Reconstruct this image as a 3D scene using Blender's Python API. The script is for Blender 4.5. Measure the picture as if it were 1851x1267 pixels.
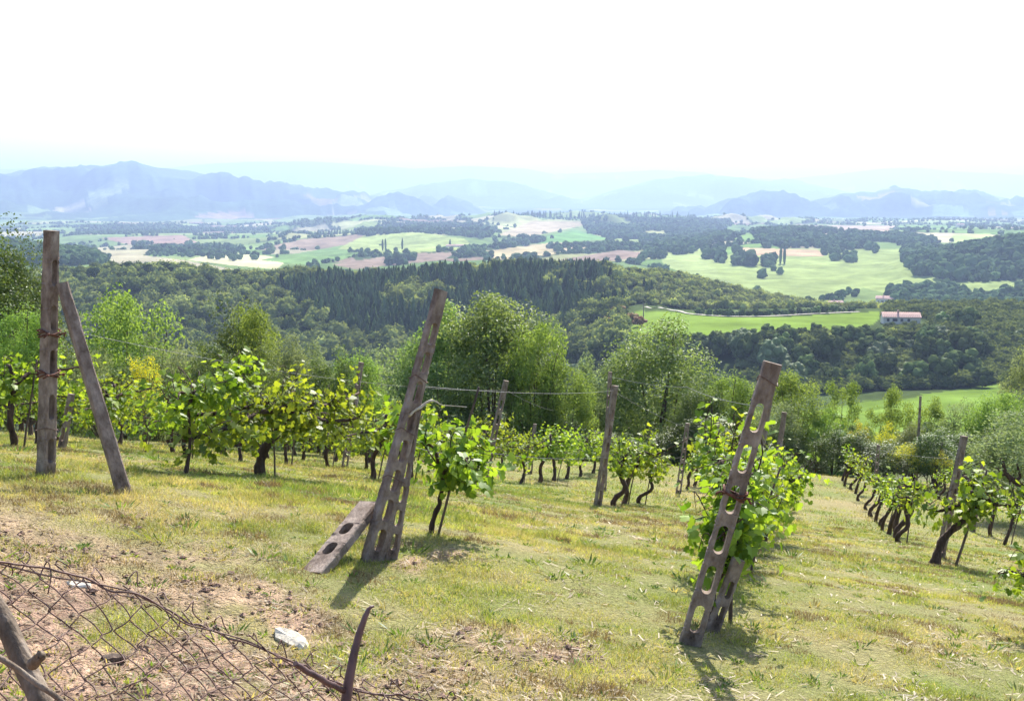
import bpy, math, random
import numpy as np
from mathutils import Vector, Matrix

for o in list(bpy.data.objects):
    bpy.data.objects.remove(o)
SC = bpy.context.scene
COL = SC.collection
R = math.radians

# ------------------------------------------------------------------ camera, sky, sun, exposure
F_PX, PITCH, EYE = 1944.0, R(8.4), 1.6
cam_d = bpy.data.cameras.new('camera')
cam_d.sensor_width = 36.0
cam_d.lens = F_PX / 1851.0 * 36.0
cam_d.clip_start, cam_d.clip_end = 0.05, 120000.0
cam = bpy.data.objects.new('camera', cam_d)
COL.objects.link(cam)
cam.location = (0, 0, EYE)
cam.rotation_euler = (math.pi / 2 - PITCH, 0, 0)
SC.camera = cam

SUN_AZ, SUN_EL = R(17.0), R(44.0)
world = bpy.data.worlds.new('World')
SC.world = world
world.use_nodes = True
wn = world.node_tree.nodes
sky = wn.new('ShaderNodeTexSky')
sky.sky_type = 'NISHITA'
sky.sun_disc = False
sky.sun_elevation = SUN_EL
sky.sun_rotation = SUN_AZ
sky.altitude = 400
sky.dust_density = 2.0
bgn = wn['Background']
bgn.inputs['Strength'].default_value = 0.13
world.node_tree.links.new(sky.outputs[0], bgn.inputs[0])
sun_d = bpy.data.lights.new('sun', 'SUN')
sun_d.energy = 5.0
sun_d.angle = R(0.5)
sun_d.color = (1.0, 0.95, 0.86)
sun = bpy.data.objects.new('sun', sun_d)
COL.objects.link(sun)
sv = Vector((math.sin(SUN_AZ) * math.cos(SUN_EL), math.cos(SUN_AZ) * math.cos(SUN_EL), math.sin(SUN_EL)))
sun.rotation_euler = sv.to_track_quat('Z', 'Y').to_euler()
sun.location = (0, 0, 60)
SC.view_settings.view_transform = 'Standard'
SC.view_settings.look = 'None'
SC.view_settings.gamma = 1
SC.view_settings.exposure = 1.32
SC.cycles.max_bounces = 6
SC.cycles.diffuse_bounces = 3
SC.cycles.glossy_bounces = 1
SC.cycles.transmission_bounces = 4
SC.cycles.transparent_max_bounces = 4
SC.cycles.volume_bounces = 0
SC.cycles.use_denoising = True
SC.cycles.use_adaptive_sampling = True
SC.cycles.adaptive_threshold = 0.02
HAZE_DENSITY = 1.25e-4

# ------------------------------------------------------------------ pixel <-> world
SP, CP = math.sin(PITCH), math.cos(PITCH)
def at(px, py, y):
    """world point at forward distance y that the photo shows at (px, py)"""
    u = (px - 925.5) / F_PX; v = (633.5 - py) / F_PX
    k = y / (CP + v * SP)
    return np.array([u * k, y, EYE + (-SP + v * CP) * k])
def project(x, y, z):
    z = z - EYE
    d = y * CP - z * SP
    return 925.5 + F_PX * x / d, 633.5 - F_PX * (y * SP + z * CP) / d
def in_poly(px, py, poly):
    inside = np.zeros(px.shape, bool)
    n = len(poly)
    for i in range(n):
        x1, y1 = poly[i]; x2, y2 = poly[(i + 1) % n]
        if y1 == y2: continue
        c = ((y1 > py) != (y2 > py)) & (px < (x2 - x1) * (py - y1) / (y2 - y1) + x1)
        inside ^= c
    return inside

# ------------------------------------------------------------------ noise
def hash2(ix, iy, seed):
    h = (ix.astype(np.int64) * 374761393 + iy.astype(np.int64) * 668265263 + seed * 1442695041) & 0xffffffff
    h = ((h ^ (h >> 13)) * 1274126177) & 0xffffffff
    h = h ^ (h >> 16)
    return (h & 0xffffff) / float(0x1000000)
def vnoise(x, y, seed=0):
    xi = np.floor(x); yi = np.floor(y)
    fx = x - xi; fy = y - yi
    fx = fx * fx * (3 - 2 * fx); fy = fy * fy * (3 - 2 * fy)
    a = hash2(xi, yi, seed); b = hash2(xi + 1, yi, seed); c = hash2(xi, yi + 1, seed); d = hash2(xi + 1, yi + 1, seed)
    return (a * (1 - fx) + b * fx) * (1 - fy) + (c * (1 - fx) + d * fx) * fy
def fbm(x, y, seed=0, oct=4):
    s = 0.0; a = 0.5
    for o in range(oct):
        s = s + a * (vnoise(x, y, seed + 17 * o) - 0.5)
        x = x * 2.03 + 11.3; y = y * 2.03 + 5.7; a *= 0.5
    return s
def sstep(a, b, x):
    t = np.clip((x - a) / (b - a), 0, 1)
    return t * t * (3 - 2 * t)

# ------------------------------------------------------------------ terrain height
_near = [(85, 850, 9.9), (470, 855, 13.8), (680, 862, 17.6), (909, 877, 25.1), (1035, 873, 32.7), (675, 980, 8.5),
         (790, 950, 10.0), (1080, 915, 19), (1225, 890, 29.8), (1245, 1195, 7.3), (1340, 1000, 13.5), (1450, 838, 42),
         (1690, 1020, 16), (1625, 975, 21.8), (1540, 880, 41.7), (1790, 990, 27.1), (0, 755, 13.2), (415, 815, 18.6), (625, 840, 23.3),
         (925, 1290, 5.9), (1851, 1267, 6.6), (300, 1290, 5.6), (1690, 900, 42), (0, 778, 19.5), (110, 790, 21), (250, 806, 23), (415, 824, 24.5), (560, 838, 29), (300, 815, 31), (60, 800, 30), (-200, 770, 22)]
_P = np.array([at(*p) for p in _near] + [np.array([0, 0, 0.0]), np.array([0, -3, 0.9]), np.array([-4, 2, -0.1]), np.array([4, 2, -0.9])])
_A = np.c_[np.ones(len(_P)), _P[:, 0], _P[:, 1]]
_c, *_ = np.linalg.lstsq(_A, _P[:, 2], rcond=None)
_res = _P[:, 2] - _A @ _c
def near_h(x, y):
    z = _c[0] + _c[1] * x + _c[2] * y
    num = 0.0; den = 0.12
    for (px_, py_, _), r in zip(_P, _res):
        s = 1.2 + 0.13 * max(py_, 0)
        w = np.exp(-((x - px_) ** 2 + (y - py_) ** 2) / (2 * s * s))
        num = num + w * r; den = den + w
    return z + num / den

_Y = np.array([42, 70, 120, 180, 250, 300, 420, 500, 620, 800, 1000, 1300, 1700, 2100, 2400, 3000, 3800, 4500, 6500, 40000.])
_cols = {
    -0.48: [-12, -26, -48, -68, -86, -96, -110, -110, -108, -108, -110, -108, -118, -128, -134, -144, -148, -150, -158, -160],
    -0.20: [-11.5, -25, -46, -66, -86, -96, -108, -106, -100, -100, -104, -104, -112, -118, -124, -132, -140, -146, -158, -160],
    0.0:   [-11, -24, -44, -62, -80, -90, -100, -98, -92, -92, -97, -98, -104, -111, -115, -117, -99, -112, -150, -160],
    0.14:  [-11, -21, -36, -50, -66, -76, -86, -68, -68, -90, -102, -103, -102, -104, -106, -112, -92, -112, -150, -160],
    0.25:  [-11, -19, -32, -44, -54, -61, -80, -67, -67, -92, -108, -104, -98, -89, -80, -112, -120, -125, -150, -160],
    0.48:  [-12, -18, -29, -40, -50, -57, -77, -66, -66, -92, -106, -102, -96, -86, -78, -100, -115, -125, -150, -160],
}
_ck = sorted(_cols); _cv = np.array([_cols[k] for k in _ck])
def base_h(a, ye):
    ly = np.log(np.maximum(ye, 1.0))
    vals = []
    for row in _cv:
        vals.append(np.interp(ly, np.log(_Y), row))
    vals = np.array(vals)
    a = np.clip(a, _ck[0], _ck[-1])
    out = np.zeros_like(ye)
    for i in range(len(_ck) - 1):
        m = (a >= _ck[i]) & (a <= _ck[i + 1])
        t = (a - _ck[i]) / (_ck[i + 1] - _ck[i]); t = t * t * (3 - 2 * t)
        out = np.where(m, vals[i] * (1 - t) + vals[i + 1] * t, out)
    return out + EYE
# ridge: distance, near width, far width, crest pixel curve (px, py), amplitude mask (px, 0..1), tree height on it, roughness
_ridges = [
    (800, 235, 230, [(-500, 530), (-100, 515), (60, 505), (150, 500), (250, 493), (350, 497), (420, 510), (500, 512), (550, 502), (650, 512), (720, 509), (800, 500), (900, 492), (1000, 492), (1100, 497), (1200, 503), (1280, 520), (1350, 538), (1420, 556), (1500, 572), (1700, 600)], [(-400, .3), (0, .9), (100, 1), (1380, 1), (1500, .3), (1560, 0)], .05),
    (1350, 330, 350, [(-400, 440), (0, 445), (100, 458), (180, 470), (230, 486), (300, 500)], [(180, 1), (240, .3), (300, 0)], .05),
    (1400, 330, 400, [(1560, 500), (1620, 478), (1680, 466), (1760, 450), (1851, 436), (2000, 425), (2400, 425)], [(1500, 0), (1620, .8), (1700, 1)], .04),
    (1850, 420, 420, [(520, 474), (640, 462), (760, 452), (850, 455), (960, 462), (1100, 452), (1200, 448)], [(500, 0), (640, .8), (860, 1), (1000, .7), (1200, 0)], .03),
    (2700, 600, 600, [(330, 446), (480, 432), (600, 424), (700, 418), (860, 420), (960, 424), (1080, 420)], [(330, 0), (500, .9), (900, 1), (1080, 0)], .03),
    (3900, 600, 900, [(560, 410), (640, 405), (680, 398), (760, 404), (850, 405), (950, 402), (1050, 398), (1100, 397), (1150, 402), (1250, 402), (1350, 404), (1450, 412), (1500, 418)], [(480, 0), (640, 1), (1350, 1), (1500, 0)], .03),
    (7500, 1500, 1500, [(1200, 392), (1270, 376), (1330, 358), (1380, 369), (1400, 371), (1450, 366), (1500, 356), (1540, 350), (1600, 347), (1650, 353), (1700, 348), (1760, 350), (1800, 358), (1851, 371), (2000, 380), (2400, 370)], [(1190, 0), (1270, 1)], .05),
    (9000, 3000, 2500, [(-900, 340), (-400, 330), (-100, 323), (0, 319), (100, 305), (150, 303), (205, 300), (235, 294), (262, 294), (300, 303), (330, 306), (400, 318), (500, 336), (600, 350), (700, 368), (760, 380), (850, 396)], [(760, 1), (880, 0)], .05),
    (13000, 2500, 3000, [(500, 390), (620, 376), (700, 350), (760, 335), (850, 322), (920, 332), (1000, 350), (1050, 366), (1100, 345), (1180, 325), (1240, 322), (1300, 318), (1400, 330), (1490, 341), (1550, 355), (1700, 370)], [(480, 0), (620, 1), (1550, 1), (1750, 0)], .03),
    (20000, 4000, 6000, [(-1200, 300), (-100, 312), (0, 307), (120, 302), (200, 306), (330, 303), (365, 298), (450, 293), (550, 292), (650, 296), (750, 305), (850, 300), (950, 305), (1000, 315), (1100, 312), (1180, 308), (1250, 312), (1330, 322), (1400, 325), (1500, 315), (1580, 305), (1640, 303), (1700, 310), (1851, 318), (2100, 312), (3000, 320)], [(-2000, 1), (3000, 1)], .02),
]
def H(x, y):
    x = np.asarray(x, float); y = np.asarray(y, float)
    r = np.hypot(x, y)
    az = np.arctan2(x, y)
    azc = np.clip(az, -R(42), R(42))
    ye = np.maximum(r * np.cos(azc), 0.01)
    a = np.tan(azc)
    px = 925.5 + F_PX * a * CP
    zn = near_h(np.clip(x, -60, 60), np.clip(y, -20, 60))
    zb = base_h(a, ye)
    z = zn * (1 - sstep(36, 52, r)) + zb * sstep(36, 52, r)
    flat = 1 - .9 * sstep(.10, .15, a) * sstep(470, 500, ye) * (1 - sstep(640, 700, ye))
    z = z + fbm(x / 60, y / 60, 3, 4) * 9 * flat * sstep(70, 300, r) * (1 - .6 * sstep(1200, 2000, r)) + fbm(x / 420, y / 420, 5, 4) * 36 * sstep(1000, 2500, r)
    for (yc, wn_, wf_, crest, amp, rough) in _ridges:
        c = np.array(crest, float); m = np.array(amp, float)
        cpy = np.interp(px, c[:, 0], c[:, 1])
        v = (633.5 - cpy) / F_PX
        zc = EYE + yc * (-SP + v * CP) / (CP + v * SP)
        d = ye - yc
        if yc > 3000:
            d = d + fbm(x / (yc * .06), y / (yc * .06), int(yc), 3) * yc * .12 * np.clip(np.abs(d) / (wn_ * .5), 0, 1)
        t = np.where(d < 0, 1 + d / wn_, 1 - d / wf_)
        k = np.clip(t, 0, 1)
        k = k * k * (3 - 2 * k) * .6 + k * .4
        k = k * np.interp(px, m[:, 0], m[:, 1])
        h = zc - z
        spur = fbm(x / (yc * .045), y / (yc * .045), int(yc) + 9, 5) * rough * yc * 1.1 * np.clip(4 * k * (1 - k), 0, 1) * (1 if yc > 3000 else .35)
        zz = z + np.maximum(h, 0) * k + spur
        z = np.where(k > 0, np.maximum(z, zz), z)
    # small relief near the camera
    mic = 1 - sstep(20, 60, r)
    z = z + mic * (fbm(x / 2.3, y / 2.3, 21, 3) * .10 + fbm(x / .35, y / .35, 23, 3) * .035)
    dirt = dirt_mask(x, y)
    z = z + dirt * (np.abs(fbm(x / .13, y / .13, 29, 3)) * .10 + fbm(x / .5, y / .5, 31, 2) * .10)
    return z
def dirt_mask(x, y):
    n = fbm(x / 1.1, y / 1.1, 41, 3)
    nb = fbm(x / .45, y / .45, 43, 3)
    d = (1 - sstep(-1.9, 1.0, x + .8 * (y - 5.9) + n * 2.4 + nb * 2.2)) * (1 - sstep(6.4, 8.6, y + n * 3)) * (1 - .8 * sstep(.08, .2, nb))
    d2 = sstep(.06, .2, n) * (1 - sstep(6.4, 7.6, y)) * .8
    n2 = fbm(x / .8, y / .8, 47, 3)
    d3 = sstep(.2, .3, n2) * (1 - sstep(14, 22, y)) * .8
    return np.clip(np.maximum(np.maximum(d, d2), d3), 0, 1)
def Hs(x, y):
    return float(H(np.array([x]), np.array([y]))[0])
def ground_hit(px, py, y0=1.5, y1=9000):
    """where the ray through a photo pixel meets the ground"""
    ys = np.exp(np.linspace(math.log(y0), math.log(y1), 3000))
    P = np.array(at(px, py, 1.0)) - np.array([0, 0, EYE])
    xs = P[0] * ys; zs = EYE + P[2] * ys
    below = zs < H(xs, ys)
    i = int(np.argmax(below)) if below.any() else len(ys) - 1
    return xs[i], ys[i]

# ------------------------------------------------------------------ mesh helpers
class MB:
    def __init__(s):
        s.v = []; s.n = 0; s.f = []; s.mi = []; s.t = []; s.c = []; s.usec = False; s.sm = []
    def add(s, V, F, mat=0, tint=None, col=None, smooth=False):
        V = np.asarray(V, float); F = np.asarray(F, np.int64)
        s.v.append(V); s.f.append(F + s.n); s.mi.append(np.full(len(F), mat, np.int32)); s.sm.append(np.full(len(F), smooth))
        t = np.zeros(len(V)) if tint is None else np.broadcast_to(np.asarray(tint, float), (len(V),))
        s.t.append(t)
        if col is not None: s.usec = True
        s.c.append(np.zeros((len(V), 3)) if col is None else np.broadcast_to(np.asarray(col, float), (len(V), 3)))
        s.n += len(V)
        return s
    def mesh(s, name, mats):
        me = bpy.data.meshes.new(name)
        V = np.concatenate(s.v)
        me.vertices.add(len(V)); me.vertices.foreach_set('co', V.astype(np.float32).ravel())
        sizes = np.concatenate([np.full(len(f), f.shape[1]) for f in s.f])
        loops = np.concatenate([f.ravel() for f in s.f])
        me.loops.add(len(loops)); me.loops.foreach_set('vertex_index', loops.astype(np.int32))
        me.polygons.add(len(sizes))
        st = np.concatenate([[0], np.cumsum(sizes)[:-1]])
        me.polygons.foreach_set('loop_start', st.astype(np.int32))
        me.polygons.foreach_set('material_index', np.concatenate(s.mi))
        me.polygons.foreach_set('use_smooth', np.concatenate(s.sm))
        for m in mats: me.materials.append(m)
        at_ = me.attributes.new('tint', 'FLOAT', 'POINT'); at_.data.foreach_set('value', np.concatenate(s.t).astype(np.float32))
        if s.usec:
            C = np.concatenate(s.c); C4 = np.c_[C, np.ones(len(C))]
            a2 = me.attributes.new('land', 'FLOAT_COLOR', 'POINT'); a2.data.foreach_set('color', C4.astype(np.float32).ravel())
        me.update(calc_edges=True); me.validate()
        return me
def link(name, me, parent=None, loc=None):
    o = bpy.data.objects.new(name, me); COL.objects.link(o)
    if parent is not None: o.parent = parent
    if loc is not None: o.location = loc
    return o
def empty(name, loc, rz=0.0, sc=1.0):
    o = bpy.data.objects.new(name, None); COL.objects.link(o)
    o.location = loc; o.rotation_euler = (0, 0, rz); o.scale = (sc, sc, sc); o.empty_display_size = .2
    return o
def tag(o, label=None, cat=None, group=None, kind=None):
    if label: o['label'] = label
    if cat: o['category'] = cat
    if group: o['group'] = group
    if kind: o['kind'] = kind
    return o
def copy_thing(src, loc, rz, sc=1.0):
    c = src.copy(); COL.objects.link(c)
    c.location = loc; c.rotation_euler = (0, 0, rz); c.scale = (sc, sc, sc) if not hasattr(sc, '__len__') else sc
    for ch in src.children:
        d = ch.copy(); COL.objects.link(d); d.parent = c
    return c
def tube(pts, rad, sides=8, cap=True):
    pts = np.asarray(pts, float); n = len(pts)
    rad = np.broadcast_to(np.asarray(rad, float), (n,))
    t = np.gradient(pts, axis=0); t /= np.linalg.norm(t, axis=1)[:, None] + 1e-12
    up = np.array([0, 0, 1.0]) if abs(t[0][2]) < .9 else np.array([1.0, 0, 0])
    V = []; a = np.cross(t[0], up); a /= np.linalg.norm(a)
    ang = np.linspace(0, 2 * math.pi, sides, endpoint=False)
    for i in range(n):
        a = a - t[i] * a.dot(t[i]); a /= np.linalg.norm(a) + 1e-12
        b = np.cross(t[i], a)
        V.append(pts[i] + rad[i] * (np.cos(ang)[:, None] * a + np.sin(ang)[:, None] * b))
    V = np.concatenate(V)
    i = np.arange(n - 1)[:, None] * sides; j = np.arange(sides)[None]
    k = (j + 1) % sides
    Fq = np.stack([i + j, i + k, i + sides + k, i + sides + j], -1).reshape(-1, 4)
    if cap:
        V = np.r_[V, pts[:1], pts[-1:]]
        c0 = n * sides; j = np.arange(sides); k = (j + 1) % sides
        Fq = np.r_[Fq, np.stack([np.full(sides, c0), k, j, j], -1)[:, [0, 1, 2, 2]]]
        T0 = np.stack([np.full(sides, c0), k, j], -1); T1 = np.stack([np.full(sides, c0 + 1), (n - 1) * sides + j, (n - 1) * sides + k], -1)
        Fq = Fq[:-sides]
        return V, Fq, np.r_[T0, T1]
    return V, Fq, None
def add_tube(mb, pts, rad, sides=8, mat=0, tint=None, smooth=True):
    V, Q, T = tube(pts, rad, sides)
    base = mb.n
    mb.add(V, Q, mat, tint, smooth=smooth)
    if T is not None:
        mb.f.append(T + base); mb.mi.append(np.full(len(T), mat, np.int32)); mb.sm.append(np.full(len(T), False))
def spline(ctrl, n):
    c = np.asarray(ctrl, float); m = len(c)
    P = np.r_[c[:1] * 2 - c[1:2], c, c[-1:] * 2 - c[-2:-1]]
    t = np.linspace(0, m - 1, n); i = np.minimum(t.astype(int), m - 2); f = (t - i)[:, None]
    p0, p1, p2, p3 = P[i], P[i + 1], P[i + 2], P[i + 3]
    return .5 * (2 * p1 + (p2 - p0) * f + (2 * p0 - 5 * p1 + 4 * p2 - p3) * f ** 2 + (3 * p1 - p0 - 3 * p2 + p3) * f ** 3)
def gnarl(rng, pts, amp, scale=3.0):
    pts = np.array(pts); n = len(pts)
    w = np.cumsum(rng.normal(0, 1, (n, 3)), 0); w -= np.linspace(w[0], w[-1], n)
    w /= (np.abs(w).max() + 1e-9)
    return pts + w * amp
def frames(N, rng):
    N = N / (np.linalg.norm(N, axis=1)[:, None] + 1e-9)
    r = rng.normal(0, 1, N.shape)
    a = np.cross(N, r); a /= np.linalg.norm(a, axis=1)[:, None] + 1e-9
    return N, a, np.cross(N, a)
def leaves4(P, N, size, rng, fold=.25, asp=.62):
    """pointed leaf-sized faces"""
    N, a, b = frames(N, rng)
    n = len(P); s = (size * rng.uniform(.6, 1.3, n))[:, None]
    v0 = P - a * s * .5; v2 = P + a * s * .5
    v1 = P + b * s * asp * .5 + N * s * fold * .5; v3 = P - b * s * asp * .5 + N * s * fold * .5
    V = np.stack([v0, v1, v2, v3], 1).reshape(-1, 3)
    F_ = np.arange(4 * n).reshape(n, 4)
    return V, F_
_vl = np.array([(0, -.02), (.16, -.16), (.42, -.12), (.50, .18), (.36, .30), (.40, .58), (.17, .58), (0, .88), (-.17, .58), (-.40, .58), (-.36, .30), (-.50, .18), (-.42, -.12), (-.16, -.16)])
def vine_leaves(P, N, size, rng, droop=None):
    """lobed grapevine leaves, folded along the midrib"""
    N = N / (np.linalg.norm(N, axis=1)[:, None] + 1e-9)
    n = len(P)
    tipd = rng.normal(0, .6, (n, 3)); tipd[:, 2] -= .9
    b = tipd - N * (tipd * N).sum(1)[:, None]; b /= np.linalg.norm(b, axis=1)[:, None] + 1e-9
    a = np.cross(b, N)
    s = (size * rng.uniform(.55, 1.25, n))
    k = len(_vl)
    lx = _vl[:, 0][None, :, None]; ly = _vl[:, 1][None, :, None]
    cup = rng.uniform(-.25, .5, n)[:, None, None]
    V = P[:, None, :] + s[:, None, None] * (a[:, None] * lx + b[:, None] * ly + N[:, None] * (np.abs(lx) * cup - .35 * ly ** 2 * np.abs(cup)))
    C = P[:, None, :] + s[:, None, None] * (b[:, None] * .25)
    V = np.concatenate([V, C], 1).reshape(-1, 3)
    base = (np.arange(n) * (k + 1))[:, None, None]
    j = np.arange(k); tri = np.stack([np.full(k, k), j, (j + 1) % k], -1)[None]
    F_ = (base + tri).reshape(-1, 3)
    return V, F_, k + 1

# ------------------------------------------------------------------ materials
def mat(name):
    m = bpy.data.materials.new(name); m.use_nodes = True
    return m, m.node_tree.nodes, m.node_tree.links
def ramp(nodes, stops, interp='LINEAR'):
    r = nodes.new('ShaderNodeValToRGB'); r.color_ramp.interpolation = interp
    e = r.color_ramp.elements
    while len(e) > 1: e.remove(e[-1])
    e[0].position = stops[0][0]; e[0].color = (*stops[0][1], 1)
    for p, c in stops[1:]:
        x = e.new(p); x.color = (*c, 1)
    return r
def leaf_mat(name, dark, light, trans=.45, rough=.45, spec=.35, tcol=None, var=.25, use_land=False):
    m, N, L = mat(name)
    p = N['Principled BSDF']; out = N['Material Output']
    at_ = N.new('ShaderNodeAttribute'); at_.attribute_name = 'tint'
    oi = N.new('ShaderNodeObjectInfo')
    mx = N.new('ShaderNodeMix'); mx.data_type = 'RGBA'
    mx.inputs['A'].default_value = (*dark, 1); mx.inputs['B'].default_value = (*light, 1)
    L.new(at_.outputs['Fac'], mx.inputs['Factor'])
    hs = N.new('ShaderNodeHueSaturation')
    mr = N.new('ShaderNodeMapRange'); mr.inputs['To Min'].default_value = 1 - var; mr.inputs['To Max'].default_value = 1 + var
    L.new(oi.outputs['Random'], mr.inputs['Value']); L.new(mr.outputs[0], hs.inputs['Value'])
    mh = N.new('ShaderNodeMath'); mh.operation = 'MULTIPLY_ADD'; mh.inputs[1].default_value = .035; mh.inputs[2].default_value = .4825
    L.new(oi.outputs['Random'], mh.inputs[0]); L.new(mh.outputs[0], hs.inputs['Hue'])
    if use_land:
        la = N.new('ShaderNodeAttribute'); la.attribute_name = 'land'
        L.new(la.outputs['Color'], hs.inputs['Color'])
    else:
        L.new(mx.outputs['Result'], hs.inputs['Color'])
    L.new(hs.outputs[0], p.inputs['Base Color'])
    p.inputs['Roughness'].default_value = rough; p.inputs['Specular IOR Level'].default_value = spec
    tr = N.new('ShaderNodeBsdfTranslucent')
    tm = N.new('ShaderNodeMix'); tm.data_type = 'RGBA'; tm.blend_type = 'MULTIPLY'; tm.inputs['Factor'].default_value = 1
    L.new(hs.outputs[0], tm.inputs['A']); tm.inputs['B'].default_value = (*(tcol or (1.5, 1.35, .6)), 1)
    L.new(tm.outputs['Result'], tr.inputs['Color'])
    ms = N.new('ShaderNodeMixShader'); ms.inputs[0].default_value = trans
    L.new(p.outputs[0], ms.inputs[1]); L.new(tr.outputs[0], ms.inputs[2]); L.new(ms.outputs[0], out.inputs['Surface'])
    return m
def noise_mat(name, stops, scale=8, detail=8, rough=.85, bump=.4, bscale=40, stretch=(1, 1, 1), coord='Object', bdist=.01, spec=.3):
    m, N, L = mat(name)
    p = N['Principled BSDF']; p.inputs['Roughness'].default_value = rough; p.inputs['Specular IOR Level'].default_value = spec
    tc = N.new('ShaderNodeTexCoord'); mp = N.new('ShaderNodeMapping'); mp.inputs['Scale'].default_value = stretch
    L.new(tc.outputs[coord], mp.inputs['Vector'])
    n = N.new('ShaderNodeTexNoise'); n.inputs['Scale'].default_value = scale; n.inputs['Detail'].default_value = detail; n.inputs['Roughness'].default_value = .65
    L.new(mp.outputs[0], n.inputs['Vector'])
    r = ramp(N, stops); L.new(n.outputs['Fac'], r.inputs[0]); L.new(r.outputs[0], p.inputs['Base Color'])
    n2 = N.new('ShaderNodeTexNoise'); n2.inputs['Scale'].default_value = bscale; n2.inputs['Detail'].default_value = 6
    L.new(mp.outputs[0], n2.inputs['Vector'])
    b = N.new('ShaderNodeBump'); b.inputs['Strength'].default_value = bump; b.inputs['Distance'].default_value = bdist
    L.new(n2.outputs['Fac'], b.inputs['Height']); L.new(b.outputs[0], p.inputs['Normal'])
    return m
M = {}
M['bark'] = noise_mat('bark', [(.3, (.035, .025, .018)), (.6, (.11, .075, .055)), (.8, (.19, .14, .11))], 14, bump=.9, bscale=30, stretch=(1, 1, .25), bdist=.02)
M['vine_bark'] = noise_mat('vine_bark', [(.3, (.025, .016, .012)), (.55, (.075, .045, .033)), (.8, (.17, .11, .08))], 22, bump=1.0, bscale=45, stretch=(1, 1, .22), bdist=.015)
M['stake'] = noise_mat('stake_wood', [(.3, (.05, .035, .028)), (.7, (.17, .12, .09))], 20, stretch=(1, 1, .1), bdist=.004)
M['concrete'] = noise_mat('concrete', [(.3, (.05, .035, .026)), (.42, (.15, .11, .085)), (.56, (.26, .205, .165)), (.75, (.42, .35, .29))], 9, detail=14, rough=.95, bump=1.0, bscale=60, bdist=.01, stretch=(1, 1, .55))
M['rust'] = noise_mat('rust', [(.35, (.05, .02, .013)), (.65, (.17, .07, .045))], 30, rough=.8)
M['wire'] = noise_mat('fence_wire', [(.35, (.07, .035, .025)), (.65, (.19, .11, .085))], 40, rough=.6)
M['steel'] = noise_mat('trellis_wire', [(.3, (.12, .11, .105)), (.7, (.26, .25, .24))], 20, rough=.45)
M['white'] = noise_mat('white_stone', [(.3, (.40, .35, .27)), (.7, (.66, .60, .48))], 20, rough=.9, bump=.8)
M['drywood'] = noise_mat('weathered_wood', [(.3, (.06, .045, .03)), (.5, (.16, .12, .085)), (.7, (.30, .25, .2))], 30, stretch=(1, 1, .3), bump=1.0, bscale=90, bdist=.006)
M['shoot'] = noise_mat('broken_shoot', [(.35, (.03, .016, .014)), (.65, (.15, .085, .075))], 18, rough=.45, stretch=(1, 1, .3), bdist=.003)
M['plaster'] = noise_mat('old_plaster', [(.3, (.42, .39, .34)), (.7, (.62, .59, .54))], 1.2, bump=.2)
M['roof'] = noise_mat('clay_roof', [(.3, (.34, .20, .16)), (.7, (.5, .34, .29))], 2.5, bump=.6, bscale=9)
M['shutter'] = noise_mat('dark_window', [(.3, (.02, .02, .025)), (.7, (.05, .045, .05))], 4, rough=.3)
M['road'] = noise_mat('white_road', [(.3, (.24, .22, .17)), (.7, (.42, .39, .32))], .4)
M['vleaf'] = leaf_mat('vine_leaf', (.07, .13, .014), (.25, .34, .045), .5, .5, .35, (1.75, 1.55, .6), .12)
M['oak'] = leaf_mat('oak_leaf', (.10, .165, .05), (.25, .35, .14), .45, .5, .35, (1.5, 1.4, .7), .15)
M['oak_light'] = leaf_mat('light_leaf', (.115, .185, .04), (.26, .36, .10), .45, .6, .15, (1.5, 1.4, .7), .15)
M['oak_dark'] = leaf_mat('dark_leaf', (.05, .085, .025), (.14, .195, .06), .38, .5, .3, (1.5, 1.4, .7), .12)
M['olive'] = leaf_mat('grey_leaf', (.12, .155, .065), (.26, .31, .15), .4, .6, .1, (1.4, 1.35, .85), .15)
M['broom'] = leaf_mat('broom_blossom', (.6, .52, .03), (.85, .76, .05), .35, .6, .2, (1.05, 1.1, .6), .03)
M['orange'] = leaf_mat('copper_leaf', (.22, .11, .025), (.42, .24, .05), .4, .6, .2, (1.3, 1.1, .6), .1)
M['far_leaf'] = leaf_mat('far_leaf', (.03, .05, .015), (.07, .1, .03), .35, 1, 0, (1.4, 1.35, .7), .0, use_land=True)
M['mid_leaf'] = leaf_mat('mid_leaf', (.055, .08, .024), (.20, .245, .085), .35, 1, 0, (1.4, 1.35, .7), .35)
M['grass'] = leaf_mat('grass_blade', (.10, .15, .03), (.2, .23, .06), .45, .5, .35, (1.35, 1.25, .6), .0, use_land=True)

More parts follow.
